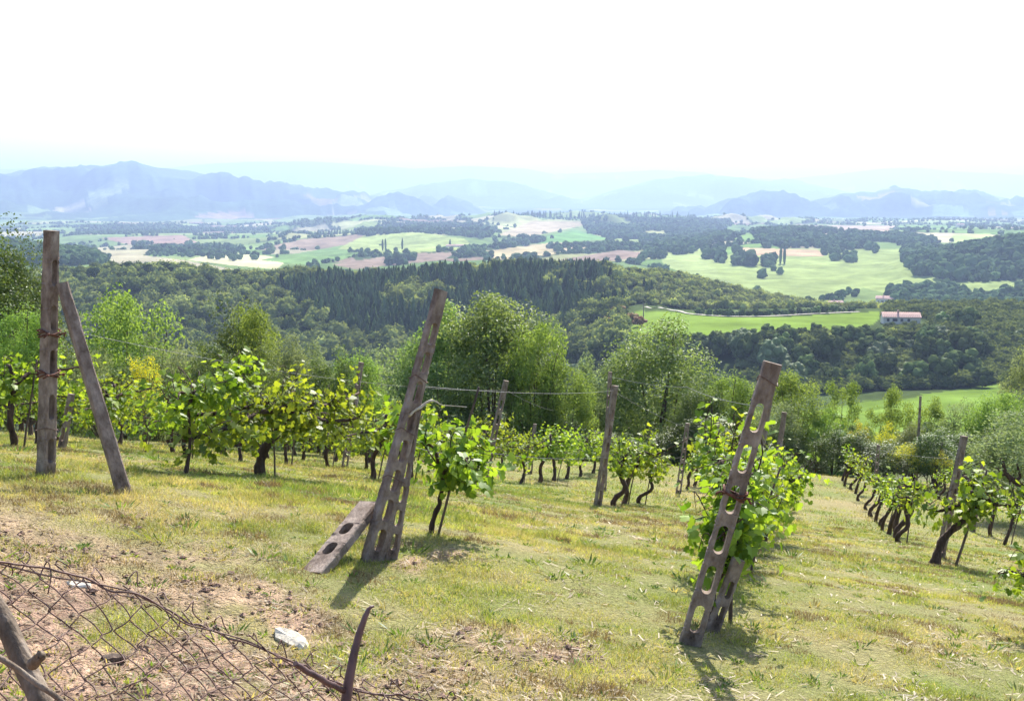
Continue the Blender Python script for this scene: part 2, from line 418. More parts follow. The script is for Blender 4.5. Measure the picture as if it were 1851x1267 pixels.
def ground_material():
    m, N, L = mat('ground')
    p = N['Principled BSDF']; p.inputs['Roughness'].default_value = .95; p.inputs['Specular IOR Level'].default_value = .15
    la = N.new('ShaderNodeAttribute'); la.attribute_name = 'land'
    tc = N.new('ShaderNodeTexCoord')
    n = N.new('ShaderNodeTexNoise'); n.inputs['Scale'].default_value = 26; n.inputs['Detail'].default_value = 10; n.inputs['Roughness'].default_value = .7
    L.new(tc.outputs['Object'], n.inputs['Vector'])
    mr = N.new('ShaderNodeMapRange'); mr.inputs['From Min'].default_value = .3; mr.inputs['From Max'].default_value = .7
    mr.inputs['To Min'].default_value = .55; mr.inputs['To Max'].default_value = 1.6
    L.new(n.outputs['Fac'], mr.inputs['Value'])
    mx = N.new('ShaderNodeMix'); mx.data_type = 'RGBA'; mx.blend_type = 'MULTIPLY'; mx.inputs['Factor'].default_value = 1
    L.new(la.outputs['Color'], mx.inputs['A']); L.new(mr.outputs[0], mx.inputs['B'])
    L.new(mx.outputs['Result'], p.inputs['Base Color'])
    n2 = N.new('ShaderNodeTexNoise'); n2.inputs['Scale'].default_value = 45; n2.inputs['Detail'].default_value = 6
    L.new(tc.outputs['Object'], n2.inputs['Vector'])
    b = N.new('ShaderNodeBump'); b.inputs['Strength'].default_value = 1; b.inputs['Distance'].default_value = .05
    L.new(n2.outputs['Fac'], b.inputs['Height']); L.new(b.outputs[0], p.inputs['Normal'])
    return m
def land_material():
    m, N, L = mat('countryside')
    p = N['Principled BSDF']; p.inputs['Roughness'].default_value = 1; p.inputs['Specular IOR Level'].default_value = 0
    la = N.new('ShaderNodeAttribute'); la.attribute_name = 'land'
    tc = N.new('ShaderNodeTexCoord')
    mx = N.new('ShaderNodeMix'); mx.data_type = 'RGBA'; mx.blend_type = 'MULTIPLY'; mx.inputs['Factor'].default_value = 1
    n = N.new('ShaderNodeTexNoise'); n.inputs['Scale'].default_value = .02; n.inputs['Detail'].default_value = 12; n.inputs['Roughness'].default_value = .7
    L.new(tc.outputs['Object'], n.inputs['Vector'])
    mr = N.new('ShaderNodeMapRange'); mr.inputs['From Min'].default_value = .3; mr.inputs['From Max'].default_value = .7
    mr.inputs['To Min'].default_value = .6; mr.inputs['To Max'].default_value = 1.4
    L.new(n.outputs['Fac'], mr.inputs['Value'])
    L.new(la.outputs['Color'], mx.inputs['A']); L.new(mr.outputs[0], mx.inputs['B'])
    L.new(mx.outputs['Result'], p.inputs['Base Color'])
    return m
M['ground'] = ground_material(); M['land'] = land_material()

# ------------------------------------------------------------------ land cover
PAL = np.array([(.12, .19, .055), (.18, .23, .085), (.25, .26, .12), (.19, .145, .105), (.10, .16, .05), (.15, .21, .075), (.28, .26, .16), (.14, .20, .06), (.13, .19, .065)])
GREEN = np.array((.12, .19, .035))
def fields(x, y):
    """nearest and second nearest of jittered field centres: cell id and distance to the border"""
    wx = x + fbm(x / 500, y / 500, 71, 2) * 120; wy = y + fbm(x / 500, y / 500, 73, 2) * 200
    sx, sy = 230.0, 330.0
    cx = np.floor(wx / sx); cy = np.floor(wy / sy)
    d1 = np.full(x.shape, 1e9); d2 = np.full(x.shape, 1e9); idv = np.zeros(x.shape)
    for i in (-1, 0, 1):
        for j in (-1, 0, 1):
            gx = cx + i; gy = cy + j
            px = (gx + .5 + .9 * (hash2(gx, gy, 1) - .5)) * sx; py = (gy + .5 + .9 * (hash2(gx, gy, 2) - .5)) * sy
            d = np.hypot(wx - px, (wy - py) * .75)
            h = hash2(gx, gy, 3)
            nearer = d < d1
            d2 = np.where(nearer, d1, np.minimum(d2, d)); idv = np.where(nearer, h, idv); d1 = np.where(nearer, d, d1)
    return idv, d2 - d1
SHADE_WOOD = np.array((.035, .05, .02))
POLY_PLATEAU = [(1150, 562), (1330, 572), (1400, 574), (1590, 563), (1590, 575), (1570, 592), (1390, 612), (1230, 618), (1140, 600)]
POLY_LOWFIELD = [(1400, 790), (1440, 745), (1560, 726), (1650, 716), (1730, 702), (1822, 690), (1830, 720), (1851, 760), (1851, 860), (1500, 860)]  # lit part only: upper edge is the shade line, shadowed grass beyond coloured dark
PHOTO_FIELDS = [  # (polygon in the photograph, ymin, ymax, colour)
    ([(395, 455), (480, 462), (520, 470), (500, 487), (420, 480), (340, 470)], 1100, 3500, (.42, .40, .22)),
    ([(200, 455), (330, 470), (430, 488), (200, 485)], 1100, 3500, (.30, .27, .17)),
    ([(470, 470), (640, 440), (620, 470), (560, 480)], 1100, 3500, (.13, .21, .07)),
    ([(610, 450), (660, 425), (760, 420), (840, 432), (860, 450), (700, 460)], 1200, 4000, (.24, .29, .10)),
    ([(600, 478), (720, 460), (830, 455), (800, 470), (640, 487)], 1200, 4000, (.21, .16, .12)),
    ([(900, 425), (960, 400), (1080, 402), (1020, 415), (950, 430)], 2500, 4200, (.30, .25, .16)),
    ([(930, 440), (1040, 415), (1100, 432), (1000, 440)], 2000, 4200, (.12, .23, .07)),
    ([(870, 455), (1000, 438), (1100, 440), (1000, 460), (900, 470)], 1500, 4000, (.36, .30, .17)),
    ([(1010, 470), (1120, 452), (1200, 460), (1060, 478)], 1200, 4000, (.20, .15, .115)),
    ([(180, 430), (330, 425), (360, 440), (230, 442)], 1500, 6000, (.26, .18, .14)),
    ([(1190, 455), (1290, 445), (1340, 500), (1300, 520), (1200, 480)], 950, 3000, (.22, .27, .10)),
    ([(1290, 470), (1350, 450), (1640, 450), (1650, 490), (1730, 512), (1851, 506), (2000, 500), (1800, 560), (1560, 560), (1400, 545), (1300, 500)], 900, 3000, (.21, .26, .09)),
    ([(1340, 448), (1480, 452), (1490, 464), (1350, 462)], 900, 3000, (.35, .26, .16)),
    ([(1720, 425), (1790, 422), (1800, 440), (1720, 445)], 900, 3500, (.26, .31, .12)),
    ([(1385, 425), (1430, 407), (1620, 408), (1600, 422), (1500, 424)], 1500, 4500, (.30, .24, .18)),
    ([(1500, 552), (1560, 520), (1640, 540), (1600, 558)], 900, 1600, (.13, .18, .06)),
]
def land_color(x, y, z):
    r = np.hypot(x, y)
    px, py = project(x, np.maximum(y, .5), z)
    C = np.zeros(x.shape + (3,))
    idv, bd = fields(x, y)
    pi = (idv * len(PAL)).astype(int) % len(PAL)
    C[:] = PAL[pi]
    wood = fbm(x / 700, y / 700, 83, 3)
    hedge = (bd < 9)
    C[hedge] = (.05, .08, .03)
    C[(wood > .19) & (r > 1000)] = (.045, .07, .028)
    # mountain slopes: woods with clearings
    hi = r > 6200
    w2 = fbm(x / 900, y / 900, 91, 5)
    k = np.clip((z + 150) / 260, 0, 1)
    clr = hash2(np.floor(idv * 977), np.floor(idv * 31), 5)
    isw = hi & ((w2 > -.22 + .0 * k) & (clr < .80 + .2 * k))
    C[isw] = (.05, .085, .04)
    var = fbm(x / 300, y / 300, 97, 4)
    C *= (1 + 1.0 * np.clip(var, -.4, .4))[..., None] * (1 + .0 * r)[..., None]
    for poly, ya, yb, c in PHOTO_FIELDS:
        m = (y > ya) & (y < yb) & in_poly(px, py, poly)
        C[m] = np.array(c) * (1 + .5 * var[m])[:, None]
    # wooded hill and valley floor; dark colour also shades the grass above the low field
    m = (r > 60) & (r < 985)
    C[m] = np.array((.05, .07, .025)) * (1 + 1.2 * fbm(x[m] / 9, y[m] / 9, 15, 4))[:, None]
    g = m & (y > 495) & (y < 660) & in_poly(px, py, POLY_PLATEAU)
    C[g] = (.135, .20, .035)
    tram = np.sin((x * .25 + y * .97) / 3.2)
    C[g] *= (1 + .10 * tram[g] * (fbm(x[g] / 40, y[g] / 40, 5, 2) > -.05))[:, None]
    g = m & (y > 130) & (y < 430) & in_poly(px + 14 * fbm(x / 9, y / 9, 7, 3), py + 10 * fbm(x / 14, y / 14, 8, 3), POLY_LOWFIELD)
    C[g] = np.array((.115, .175, .035)) * (1 + .8 * fbm(x[g] / 12, y[g] / 12, 6, 3))[:, None]
    # vineyard turf and bare earth
    n1 = fbm(x / 1.7, y / 1.7, 51, 4); n2 = fbm(x / .5, y / .5, 53, 3)
    t = np.clip(.45 + 1.5 * n1 + .6 * n2, 0, 1)[..., None]
    turf = np.array((.13, .16, .04)) * (1 - t) + np.array((.25, .205, .10)) * t
    dm = dirt_mask(x, y)[..., None]
    dk = np.clip(fbm(x / .09, y / .09, 58, 3) * 2.2, -.55, .5)[..., None]
    dirt = np.array((.25, .165, .115)) * (1 + .9 * n2[..., None]) * (1 + dk)
    near = turf * (1 - dm) + dirt * dm
    b = sstep(50, 75, r)[..., None]
    return near * (1 - b) + C * b

def build_ground():
    az_f = np.linspace(-R(31), R(31), 720)
    az_s = np.linspace(R(31), 2 * math.pi - R(31), 90)[1:-1]
    az = np.r_[az_f, az_s]
    rr = np.r_[np.geomspace(.25, 60, 300)[:-1], np.geomspace(60, 900, 200)[:-1], np.geomspace(900, 6200, 330)[:-1], np.geomspace(6200, 36000, 170)]
    A, RR = np.meshgrid(az, rr)
    X = RR * np.sin(A); Y = RR * np.cos(A)
    Z = H(X, Y)
    C = land_color(X, Y, Z)
    na, nr = len(az), len(rr)
    V = np.stack([X, Y, Z], -1).reshape(-1, 3)
    i = np.arange(nr - 1)[:, None] * na; j = np.arange(na)[None]; k = (j + 1) % na
    Q = np.stack([i + j, i + na + j, i + na + k, i + k], -1).reshape(-1, 4)[:, ::-1]
    mi = (np.repeat(rr[:-1], na) > 70).astype(np.int32)
    mb = MB(); mb.add(V, Q, 0, col=C.reshape(-1, 3), smooth=True)
    mb.mi[0] = mi
    c = len(V)
    mb.add(np.array([[0, 0, Hs(0, .01)]]), np.zeros((0, 3), int), 0, col=C[0, 0])
    T = np.stack([np.full(na, c), (np.arange(na) + 1) % na, np.arange(na)], -1)
    mb.f.append(T); mb.mi.append(np.zeros(na, np.int32)); mb.sm.append(np.full(na, True))
    o = link('ground', mb.mesh('ground', [M['ground'], M['land']]))
    tag(o, 'vineyard turf with bare earth falling to valley fields, wooded hills and mountains', kind='structure')
build_ground()

# ------------------------------------------------------------------ grass
def build_grass():
    rng = np.random.default_rng(5)
    mb = MB()
    def batch(n, y0, y1, pw, h, w, seg):
        u = rng.uniform(0, 1, n)
        y = (y0 ** pw + u * (y1 ** pw - y0 ** pw)) ** (1 / pw)
        x = rng.uniform(-.53, .53, n) * (y + .8)
        dm = dirt_mask(x, y)
        n1 = fbm(x / 1.7, y / 1.7, 51, 4); n2 = fbm(x / .5, y / .5, 53, 3)
        n3 = fbm(x / .22, y / .22, 57, 2)
        dens = np.clip(.95 - 1.1 * n2 - 1.1 * n3, .15, 1) * (1 - dm * np.clip(1.0 - 5 * np.clip(fbm(x / .5, y / .5, 66, 2) - .1, 0, 1), 0, .95))
        keep = rng.uniform(0, 1, n) < dens
        x, y, n1, n2, dm = x[keep], y[keep], n1[keep], n2[keep], dm[keep]
        n = len(x)
        z = H(x, y)
        tall = np.clip(.9 + 3.6 * fbm(x / .45, y / .45, 59, 2) + 1.6 * fbm(x / 2.5, y / 2.5, 60, 2), .4, 2.3)
        hh = h * rng.uniform(.45, 1.3, n) * tall
        ww = w * rng.uniform(.7, 1.4, n)
        th = rng.uniform(0, 2 * math.pi, n)
        lean = rng.uniform(.1, 1.5, n) * hh
        ld = rng.uniform(0, 2 * math.pi, n)
        _c0 = None
        B = np.stack([x, y, z - .01], 1); S = np.stack([np.cos(th), np.sin(th), 0 * th], 1) * ww[:, None] / 2
        Tp = B + np.stack([np.cos(ld) * lean, np.sin(ld) * lean, hh], 1)
        t = np.clip(.43 + 1.7 * n1 + .7 * n2 + rng.normal(0, .2, n), 0, 1)
        g = np.array((.145, .205, .035)); yv = np.array((.29, .31, .075)); st = np.array((.42, .345, .18))
        c = np.where(t[:, None] < .55, g + (yv - g) * (t / .55)[:, None], yv + (st - yv) * ((t - .55) / .45)[:, None])
        straw = rng.uniform(0, 1, n) < (.07 + .3 * np.clip(n2 * 3, 0, 1))
        c[straw] = st * rng.uniform(.8, 1.15, (straw.sum(), 1))
        c = c * (1 + .9 * fbm(x / .3, y / .3, 77, 3) + .5 * fbm(x / 3, y / 3, 78, 2))[:, None] * rng.uniform(.75, 1.3, (n, 1))
        br = fbm(x / .28, y / .28, 81, 3) + .5 * fbm(x / 1.4, y / 1.4, 82, 2)
        bm = br > .13
        c[bm] = np.array((.15, .105, .065)) * rng.uniform(.6, 1.5, (bm.sum(), 1))
        if seg == 1:
            V = np.stack([B - S, B + S, Tp], 1).reshape(-1, 3); F_ = np.arange(3 * n).reshape(n, 3)
            mb.add(V, F_, 0, 0, np.repeat(c, 3, 0))
        else:
            Md = B * .45 + Tp * .55 - np.stack([np.cos(ld) * lean, np.sin(ld) * lean, -hh * .35], 1) * .22
            V = np.stack([B - S, B + S, Md + S * .75, Md - S * .75, Tp], 1).reshape(-1, 3)
            k = np.arange(n)[:, None] * 5
            mb.add(V, k + np.array([[0, 1, 2, 3]]), 0, 0, np.repeat(c, 5, 0))
            mb.f.append(k + np.array([[3, 2, 4]]) + (mb.n - len(V))); mb.mi.append(np.zeros(n, np.int32)); mb.sm.append(np.zeros(n, bool))
    batch(360000, 3.2, 12, 1.1, .034, .0042, 2)
    batch(330000, 10.5, 24, 1.0, .042, .009, 1)
    batch(160000, 22, 56, 1.0, .06, .02, 1)
    # taller weeds in small clumps
    nt = 2000
    ty = 3.4 + 22 * rng.uniform(0, 1, nt) ** 1.5; tx = rng.uniform(-.52, .52, nt) * (ty + .8)
    per = 22
    k = np.repeat(np.arange(nt), per); n = len(k); s_ = (.2 + rng.gamma(1.6, .13, nt))[k]
    x = tx[k] + rng.normal(0, .055, n) * s_; y = ty[k] + rng.normal(0, .055, n) * s_; z = H(x, y)
    hh = rng.uniform(.03, .10, n) * s_; th = rng.uniform(0, 2 * math.pi, n); ww = .0045 * rng.uniform(.5, 1.6, n) * (.6 + .5 * s_) * (1 + ty[k] / 14)
    B = np.stack([x, y, z - .005], 1); S = np.stack([np.cos(th), np.sin(th), 0 * th], 1) * ww[:, None]
    D = np.stack([(x - tx[k]) * 1.2, (y - ty[k]) * 1.2, hh], 1)
    V = np.stack([B, B + D * .5 + S, B + D, B + D * .5 - S], 1).reshape(-1, 3)
    tc_ = np.array([(.09, .15, .03), (.13, .20, .035), (.21, .25, .06), (.33, .28, .14)])[rng.integers(0, 4, nt)][k] * rng.uniform(.7, 1.3, (n, 1))
    mb.add(V, np.arange(4 * n).reshape(n, 4), 0, 0, np.repeat(tc_, 4, 0))
    o = link('grass', mb.mesh('grass', [M['grass']]))
    tag(o, 'short yellow green mown grass growing between the vine rows', 'grass', kind='stuff')
    # straw litter lying on the earth
    mb = MB()
    n = 110000
    y = rng.uniform(2.0 ** 1.0, 22, n) ** 1.0; x = rng.uniform(-.53, .53, n) * (y + .8)
    n2 = fbm(x / .45, y / .45, 61, 3); dm = dirt_mask(x, y)
    keep = rng.uniform(0, 1, n) < np.clip((.10 + 2.4 * n2) * np.clip(1.3 - y / 8, .1, .7) + .6 * dm, .02, 1)
    x, y = x[keep], y[keep]; n = len(x); z = H(x, y)
    th = rng.uniform(0, 2 * math.pi, n); l = rng.uniform(.012, .045, n); w = rng.uniform(.0015, .004, n) * (1 + y / 15)
    D = np.stack([np.cos(th) * l, np.sin(th) * l, rng.uniform(-.2, .35, n) * l], 1); S = np.stack([-np.sin(th) * w, np.cos(th) * w, 0 * w], 1)
    B = np.stack([x, y, z + .012], 1)
    V = np.stack([B - D - S, B - D + S, B + D + S, B + D - S], 1).reshape(-1, 3)
    c = np.array((.43, .34, .22)) * rng.uniform(.35, 1.15, (n, 1))
    mb.add(V, np.arange(4 * n).reshape(n, 4), 0, 0, np.repeat(c, 4, 0))
    o = link('dry_straw', mb.mesh('dry_straw', [M['grass']]))
    tag(o, 'dry pale straw and cut stalks scattered over turf and bare earth', 'straw', kind='stuff')
    # earth clods
    mb = MB()
    n = 9000
    y = rng.uniform(1.8, 9, n); x = rng.uniform(-.53, .45, n) * (y + .8)
    keep = dirt_mask(x, y) > .45
    x, y = x[keep], y[keep]; z = H(x, y)
    ico = np.array([(0, 0, 1), (.9, 0, .3), (.28, .85, .3), (-.72, .53, .3), (-.72, -.53, .3), (.28, -.85, .3), (0, 0, -.6)])
    T = np.array([(0, 1, 2), (0, 2, 3), (0, 3, 4), (0, 4, 5), (0, 5, 1), (6, 2, 1), (6, 3, 2), (6, 4, 3), (6, 5, 4), (6, 1, 5)])
    for i in range(len(x)):
        s = min(rng.gamma(1.3, .006) + .004, .035)
        V = ico * rng.uniform(.6, 1.3, (7, 1)) * s * np.array([1.2, 1, .7]) + (x[i], y[i], z[i] + s * .2)
        mb.add(V, T, 0, 0, np.array((.26, .17, .125)) * rng.uniform(.5, 1.25))
    o = link('earth_clods', mb.mesh('earth_clods', [M['ground']]))
    tag(o, 'crumbly reddish earth clods strewn over the bare ground behind the wire fence', 'clods', kind='stuff')
build_grass()

# ------------------------------------------------------------------ vineyard posts
ROWAZ = R(15)
RD = np.array([math.sin(ROWAZ), math.cos(ROWAZ)])
def lattice_mesh(L, w0, w1, d0, d1, cell=.27, slot=.19, first=.08, last=.12, slots=True, seed=0):
    rng = np.random.default_rng(seed)
    zs = []; ws = []
    cells = []
    z = first
    while slots and z + cell < L - last:
        cells.append((z + (cell - slot) / 2, z + (cell + slot) / 2)); z += cell
    pts = {0.0, L}
    for a, b in cells:
        for t in (0, .02, .06, .12, .2, .5, .8, .88, .94, .98, 1): pts.add(a + (b - a) * t)
        pts.add(a - .01); pts.add(b + .01)
    for t in np.arange(0, L, .12): pts.add(float(t))
    zs = np.array(sorted(pts)); n = len(zs)
    W = w0 + (w1 - w0) * zs / L; D = d0 + (d1 - d0) * zs / L
    hw = np.zeros(n)
    for a, b in cells:
        m = (zs >= a) & (zs <= b)
        q = np.minimum(zs[m] - a, b - zs[m]); rr = W[m] * .245
        hw[m] = np.where(q < rr, np.sqrt(np.maximum(rr ** 2 - (rr - np.minimum(q, rr)) ** 2, 0)), rr)
    ch = .012
    V = []; F_ = []
    jit = lambda: rng.normal(0, .0022, n)
    for side in (-1, 1):
        o = W / 2
        ring = [(side * hw, -D / 2), (side * (o - ch), -D / 2), (side * o, -D / 2 + ch), (side * o, D / 2 - ch), (side * (o - ch), D / 2), (side * hw, D / 2)]
        base = sum(len(v) for v in V)
        cols = [np.stack([x + jit() * (1 if i not in (0, 5) else 0), y + jit() * (1 if i not in (0, 5) else 0) + 0 * x, zs], 1) for i, (x, y) in enumerate(ring)]
        V.append(np.stack(cols, 1).reshape(-1, 3))
        for k in range(n - 1):
            for i in range(6):
                j = (i + 1) % 6
                if i == 5 and hw[k] < 1e-6 and hw[k + 1] < 1e-6: continue
                q = [base + k * 6 + i, base + k * 6 + j, base + (k + 1) * 6 + j, base + (k + 1) * 6 + i]
                F_.append(q if side > 0 else q[::-1])
        for k in (0, n - 1):
            a = [base + k * 6 + i for i in range(6)]
            for t in range(2):
                q = [a[0], a[1 + t * 2], a[2 + t * 2], a[3 + t * 2] if t == 0 else a[5]]
                F_.append(q if (side < 0) ^ (k == 0) else q[::-1])
    mb = MB(); mb.add(np.concatenate(V), np.array(F_), 0)
    return mb
def orient(o, A, B, roll=0.0):
    A = Vector(A); B = Vector(B)
    o.location = A
    z = (B - A).normalized(); y = z.cross(Vector((1, 0, 0))).normalized(); x = y.cross(z)
    q = Matrix((x, y, z)).transposed().to_quaternion()
    o.rotation_mode = 'QUATERNION'
    o.rotation_quaternion = q @ Matrix.Rotation(roll, 3, 'Z').to_quaternion()
def post(A, B, w0, w1, d0, d1, roll, label, slots=True, group=None, sink=.2, seed=0, name='concrete_post', cell=.27, slot=.19, ties=(), m='concrete', cat='post'):
    A = np.array(A, float); B = np.array(B, float)
    u = (B - A) / np.linalg.norm(B - A); A2 = A - u * sink
    L = float(np.linalg.norm(B - A2))
    o = link(name, lattice_mesh(L, w0, w1, d0, d1, cell, slot, first=sink + .05, slots=slots, seed=seed).mesh(name, [M[m]]))
    orient(o, A2, B, roll)
    tag(o, label, cat, group)
    for k, (f, kind) in enumerate(ties):
        mb = MB(); zc = f * L; W = w0 + (w1 - w0) * f; D = d0 + (d1 - d0) * f
        for q in range(3 if kind == 'coil' else 1):
            th = np.linspace(0, 2 * math.pi, 17)
            g = .006 + .004 * q
            X = np.sign(np.cos(th)) * np.minimum(np.abs(np.cos(th)) * 1.5, 1) * (W / 2 + g); Y = np.sign(np.sin(th)) * np.minimum(np.abs(np.sin(th)) * 1.5, 1) * (D / 2 + g)
            Z = zc + .02 * np.sin(th * 2 + q) + q * .016 - .01
            add_tube(mb, np.stack([X, Y, Z], 1), .0035 if kind != 'coil' else .008, 6)
        if kind == 'coil':
            rng = np.random.default_rng(k + 3)
            for s in (-1, 1):
                add_tube(mb, gnarl(rng, spline([(s * W / 2, -D / 2 - .01, zc), (s * (W / 2 + .03), -D / 2 - .04, zc + .01), (s * (W / 2 + .055), -D / 2 - .01, zc - .02)], 8), .01), .009, 6)
        link('wire_tie', mb.mesh('wire_tie', [M['rust'] if kind == 'coil' else M['wire']]), o)
    return o
def gp(px, py, y):
    p = at(px, py, y); p[2] = Hs(p[0], p[1]); return p
P_left = post(gp(82, 850, 9.9), at(93, 417, 9.95), .15, .115, .12, .10, R(66), 'tall upright concrete post with slotted side, highest one at the left edge', ties=[(.27, 'thin'), (.47, 'coil'), (.62, 'coil')], seed=1, cell=.42, slot=.24)
post(gp(222, 852, 9.7), at(112, 512, 9.9), .13, .10, .10, .09, R(35), 'leaning concrete brace propped against the tall upright left post', slots=False, seed=2, name='brace_post', sink=.12)
post(gp(672, 978, 8.5), at(798, 525, 9.0), .19, .11, .10, .065, R(40), 'tall slotted concrete post tilting to the right behind the fallen block', ties=[(.36, 'thin'), (.52, 'thin'), (.7, 'thin')], seed=3, cell=.25, slot=.19)
post(gp(704, 972, 8.62), at(752, 735, 8.85), .13, .10, .07, .05, R(30), 'short slotted concrete post pressed against back of the central tilting post', seed=4, cell=.2, slot=.14)
post(gp(1246, 1192, 7.3), at(1397, 656, 7.35), .155, .125, .075, .07, R(-8), 'tilted slotted concrete post with rusty wire coil at the end of the leafy row', ties=[(.58, 'coil'), (.95, 'thin')], seed=5, cell=.30, slot=.21)
post(gp(1287, 1150, 7.75), at(1335, 1010, 7.8), .10, .09, .08, .07, R(10), 'short slotted concrete post behind foot of the rust tied post', seed=6, cell=.2, slot=.14)
# toppled slab
A = gp(577, 982, 8.0); A[2] += .02
B = at(668, 914, 8.75); B[2] = max(B[2], A[2] + .1)
post(A, B, .19, .19, .09, .09, R(-12), 'broken slotted concrete block lying tipped against the central tilting post', seed=7, cell=.27, slot=.16, sink=.12, name='concrete_block', cat='block')
thin = [
    (110, 770, 129, 712, 15.4, .13, 'thin concrete post leaning behind the foot of the tall left post'),
    (622, 842, 653, 655, 23.0, .15, 'slim grey post rising through the leaves left of central tilting post'),
    (872, 862, 915, 688, 20.5, .14, 'short post leaning right, backed by the big rounded oak'),
    (1080, 915, 1112, 697, 19.0, .15, 'slotted concrete post with rusty streak at near end of middle row'),
    (1092, 850, 1103, 672, 27.0, .13, 'pale slim post just behind the rusty streaked post'),
    (1226, 892, 1243, 765, 29.8, .16, 'slender slotted post where the middle row meets open grass'),
    (958, 852, 967, 766, 33, .14, 'small post among vines between oak and the rusty streaked post'),
    (1292, 832, 1298, 763, 38, .14, 'far small post left of the leafy row against dark trees'),
    (1388, 905, 1418, 745, 17.5, .11, 'red topped post in the leafy row behind rust tied post'),
    (1352, 905, 1392, 722, 15.0, .09, 'thin dark post leaning just behind the rust tied post top'),
    (1700, 1000, 1743, 788, 17.2, .15, 'thick slotted post leaning over the nearest vine right of grass lane'),
    (1758, 965, 1777, 838, 28.0, .15, 'pale slotted post with chain of holes in the second row at right'),
    (1583, 850, 1588, 804, 40, .16, 'small dark post amid low vines right of the grass lane end'),
    (1660, 800, 1664, 716, 44, .12, 'tall thin grey pole before the yellow broom'),
    (1872, 1010, 1888, 880, 24, .15, 'slotted post beyond right picture edge'),
    (1698, 850, 1703, 800, 43, .13, 'slim far post beside yellow broom at the field end'),
]
for i, (bx, by, tx, ty, y, w, lab) in enumerate(thin):
    if bx > 1860: continue
    post(gp(bx, by, y), at(tx, ty, y + .1), w, w * .75, w * .55, w * .5, R(-20 + 17 * (i % 4)), lab, group='concrete posts along the vine rows', seed=20 + i, cell=.3, slot=.2, slots=w > .12)

# ------------------------------------------------------------------ grapevines
def vine_parts(seed, h, lean, arms, nleaf, lsize=.084, r0=.045, curve=.08, droop=.1, spread=.17, up=.25, low=0.0):
    rng = np.random.default_rng(seed)
    mb = MB()
    head = np.array([lean[0], lean[1], h])
    mid = head * .45 + np.array([rng.normal(0, curve), rng.normal(0, curve), 0])
    pts = gnarl(rng, spline([(0, 0, -.12), mid * .35 + [rng.normal(0, curve * .6), 0, 0], mid, head * .8, head], 18), .025)
    rad = np.interp(np.linspace(0, 1, 18), [0, .12, .3, .8, 1], [r0 * 1.7, r0 * 1.25, r0, r0 * .9, r0 * 1.25]) * rng.uniform(.85, 1.18, 18)
    add_tube(mb, pts, rad, 9)
    C = []
    for (ang, ln, rise) in arms:
        d = np.array([math.sin(ang), math.cos(ang), 0])
        e = head + d * ln + [0, 0, rise]
        p = gnarl(rng, spline([head, head + d * ln * .25 + [0, 0, rise * .6 + .05], head + d * ln * .6 + [0, 0, rise - .04], e], 14), .05)
        add_tube(mb, p, np.linspace(r0 * .75, r0 * .28, 14) * rng.uniform(.8, 1.25, 14), 7)
        k = max(3, int(ln / .14))
        for t in np.linspace(.12, 1, k):
            q = p[int(t * 13)]
            for _ in range(2):
                tip = q + [rng.normal(0, spread), rng.normal(0, spread * .8), rng.uniform(-.05, up * 1.5)]
                sp = spline([q, (q + tip) / 2 + rng.normal(0, .04, 3), tip, tip + [rng.normal(0, .12), rng.normal(0, .1), -droop * rng.uniform(0, 2)]], 8)
                add_tube(mb, sp, np.linspace(.007, .003, 8), 4)
                C.append(sp)
    trunk = mb
    C = np.concatenate(C) if C else np.array([head])
    idx = rng.integers(0, len(C), nleaf)
    P = C[idx] + np.clip(rng.normal(0, 1, (nleaf, 3)), -1.5, 1.5) * np.array([.085, .095, .09])
    P[:, 2] -= rng.uniform(0, low + 1e-6, nleaf)
    N = rng.normal(0, .75, (nleaf, 3)); N[:, 2] += .75
    ctr = P.mean(0); N += (P - ctr) * np.array([1.6, .6, 1.2])
    V, F_, k = vine_leaves(P, N, lsize, rng)
    fb = MB(); fb.add(V, F_, 0, np.repeat(np.clip(rng.normal(.45, .3, nleaf), 0, 1), k))
    return trunk, fb
def make_vine(seed, loc, rz, label, group, **kw):
    t, f = vine_parts(seed, **kw)
    r = empty('grapevine', loc, rz)
    tag(r, label, 'grapevine', group)
    link('trunk', t.mesh('vine_trunk', [M['vine_bark']]), r)
    link('foliage', f.mesh('vine_foliage', [M['vleaf']]), r)
    return r
def row_pt(x0, y0, t):
    if isinstance(y0, list):
        P = np.array([at(*p)[:2] for p in y0]); s = np.r_[0, np.cumsum(np.linalg.norm(np.diff(P, axis=0), axis=1))]
        i = int(np.clip(np.searchsorted(s, t) - 1, 0, len(P) - 2)); q = P[i] + (P[i + 1] - P[i]) * (t - s[i]) / (s[i + 1] - s[i])
        x = float(q[0]) + x0; y = float(q[1])
        return x, y, Hs(x, y)
    x = x0 + RD[0] * t; y = y0 + RD[1] * t
    return x, y, Hs(x, y)
def stake(x, y, lean, h, label, group=None, r=.013):
    z = Hs(x, y)
    mb = MB()
    rng = np.random.default_rng(int((x + 50) * 100 + y * 7))
    add_tube(mb, gnarl(rng, spline([(0, 0, -.1), (lean[0] * .5, lean[1] * .5, h * .5), (lean[0], lean[1], h)], 10), .012), np.linspace(r * 1.1, r * .8, 10), 6)
    o = link('vine_stake', mb.mesh('vine_stake', [M['stake']]), None, (x, y, z))
    return tag(o, label, 'stake', group)
PI = math.pi
ORD = ['first', 'second', 'third', 'fourth', 'fifth', 'sixth', 'seventh', 'eighth', 'ninth', 'tenth', 'eleventh', 'twelfth', 'thirteenth', 'fourteenth', 'fifteenth', 'sixteenth', 'seventeenth', 'eighteenth', 'nineteenth', 'twentieth']
protos = {'cordon': [], 'bush': [], 'tuft': [], 'hedge': []}
_first = {}
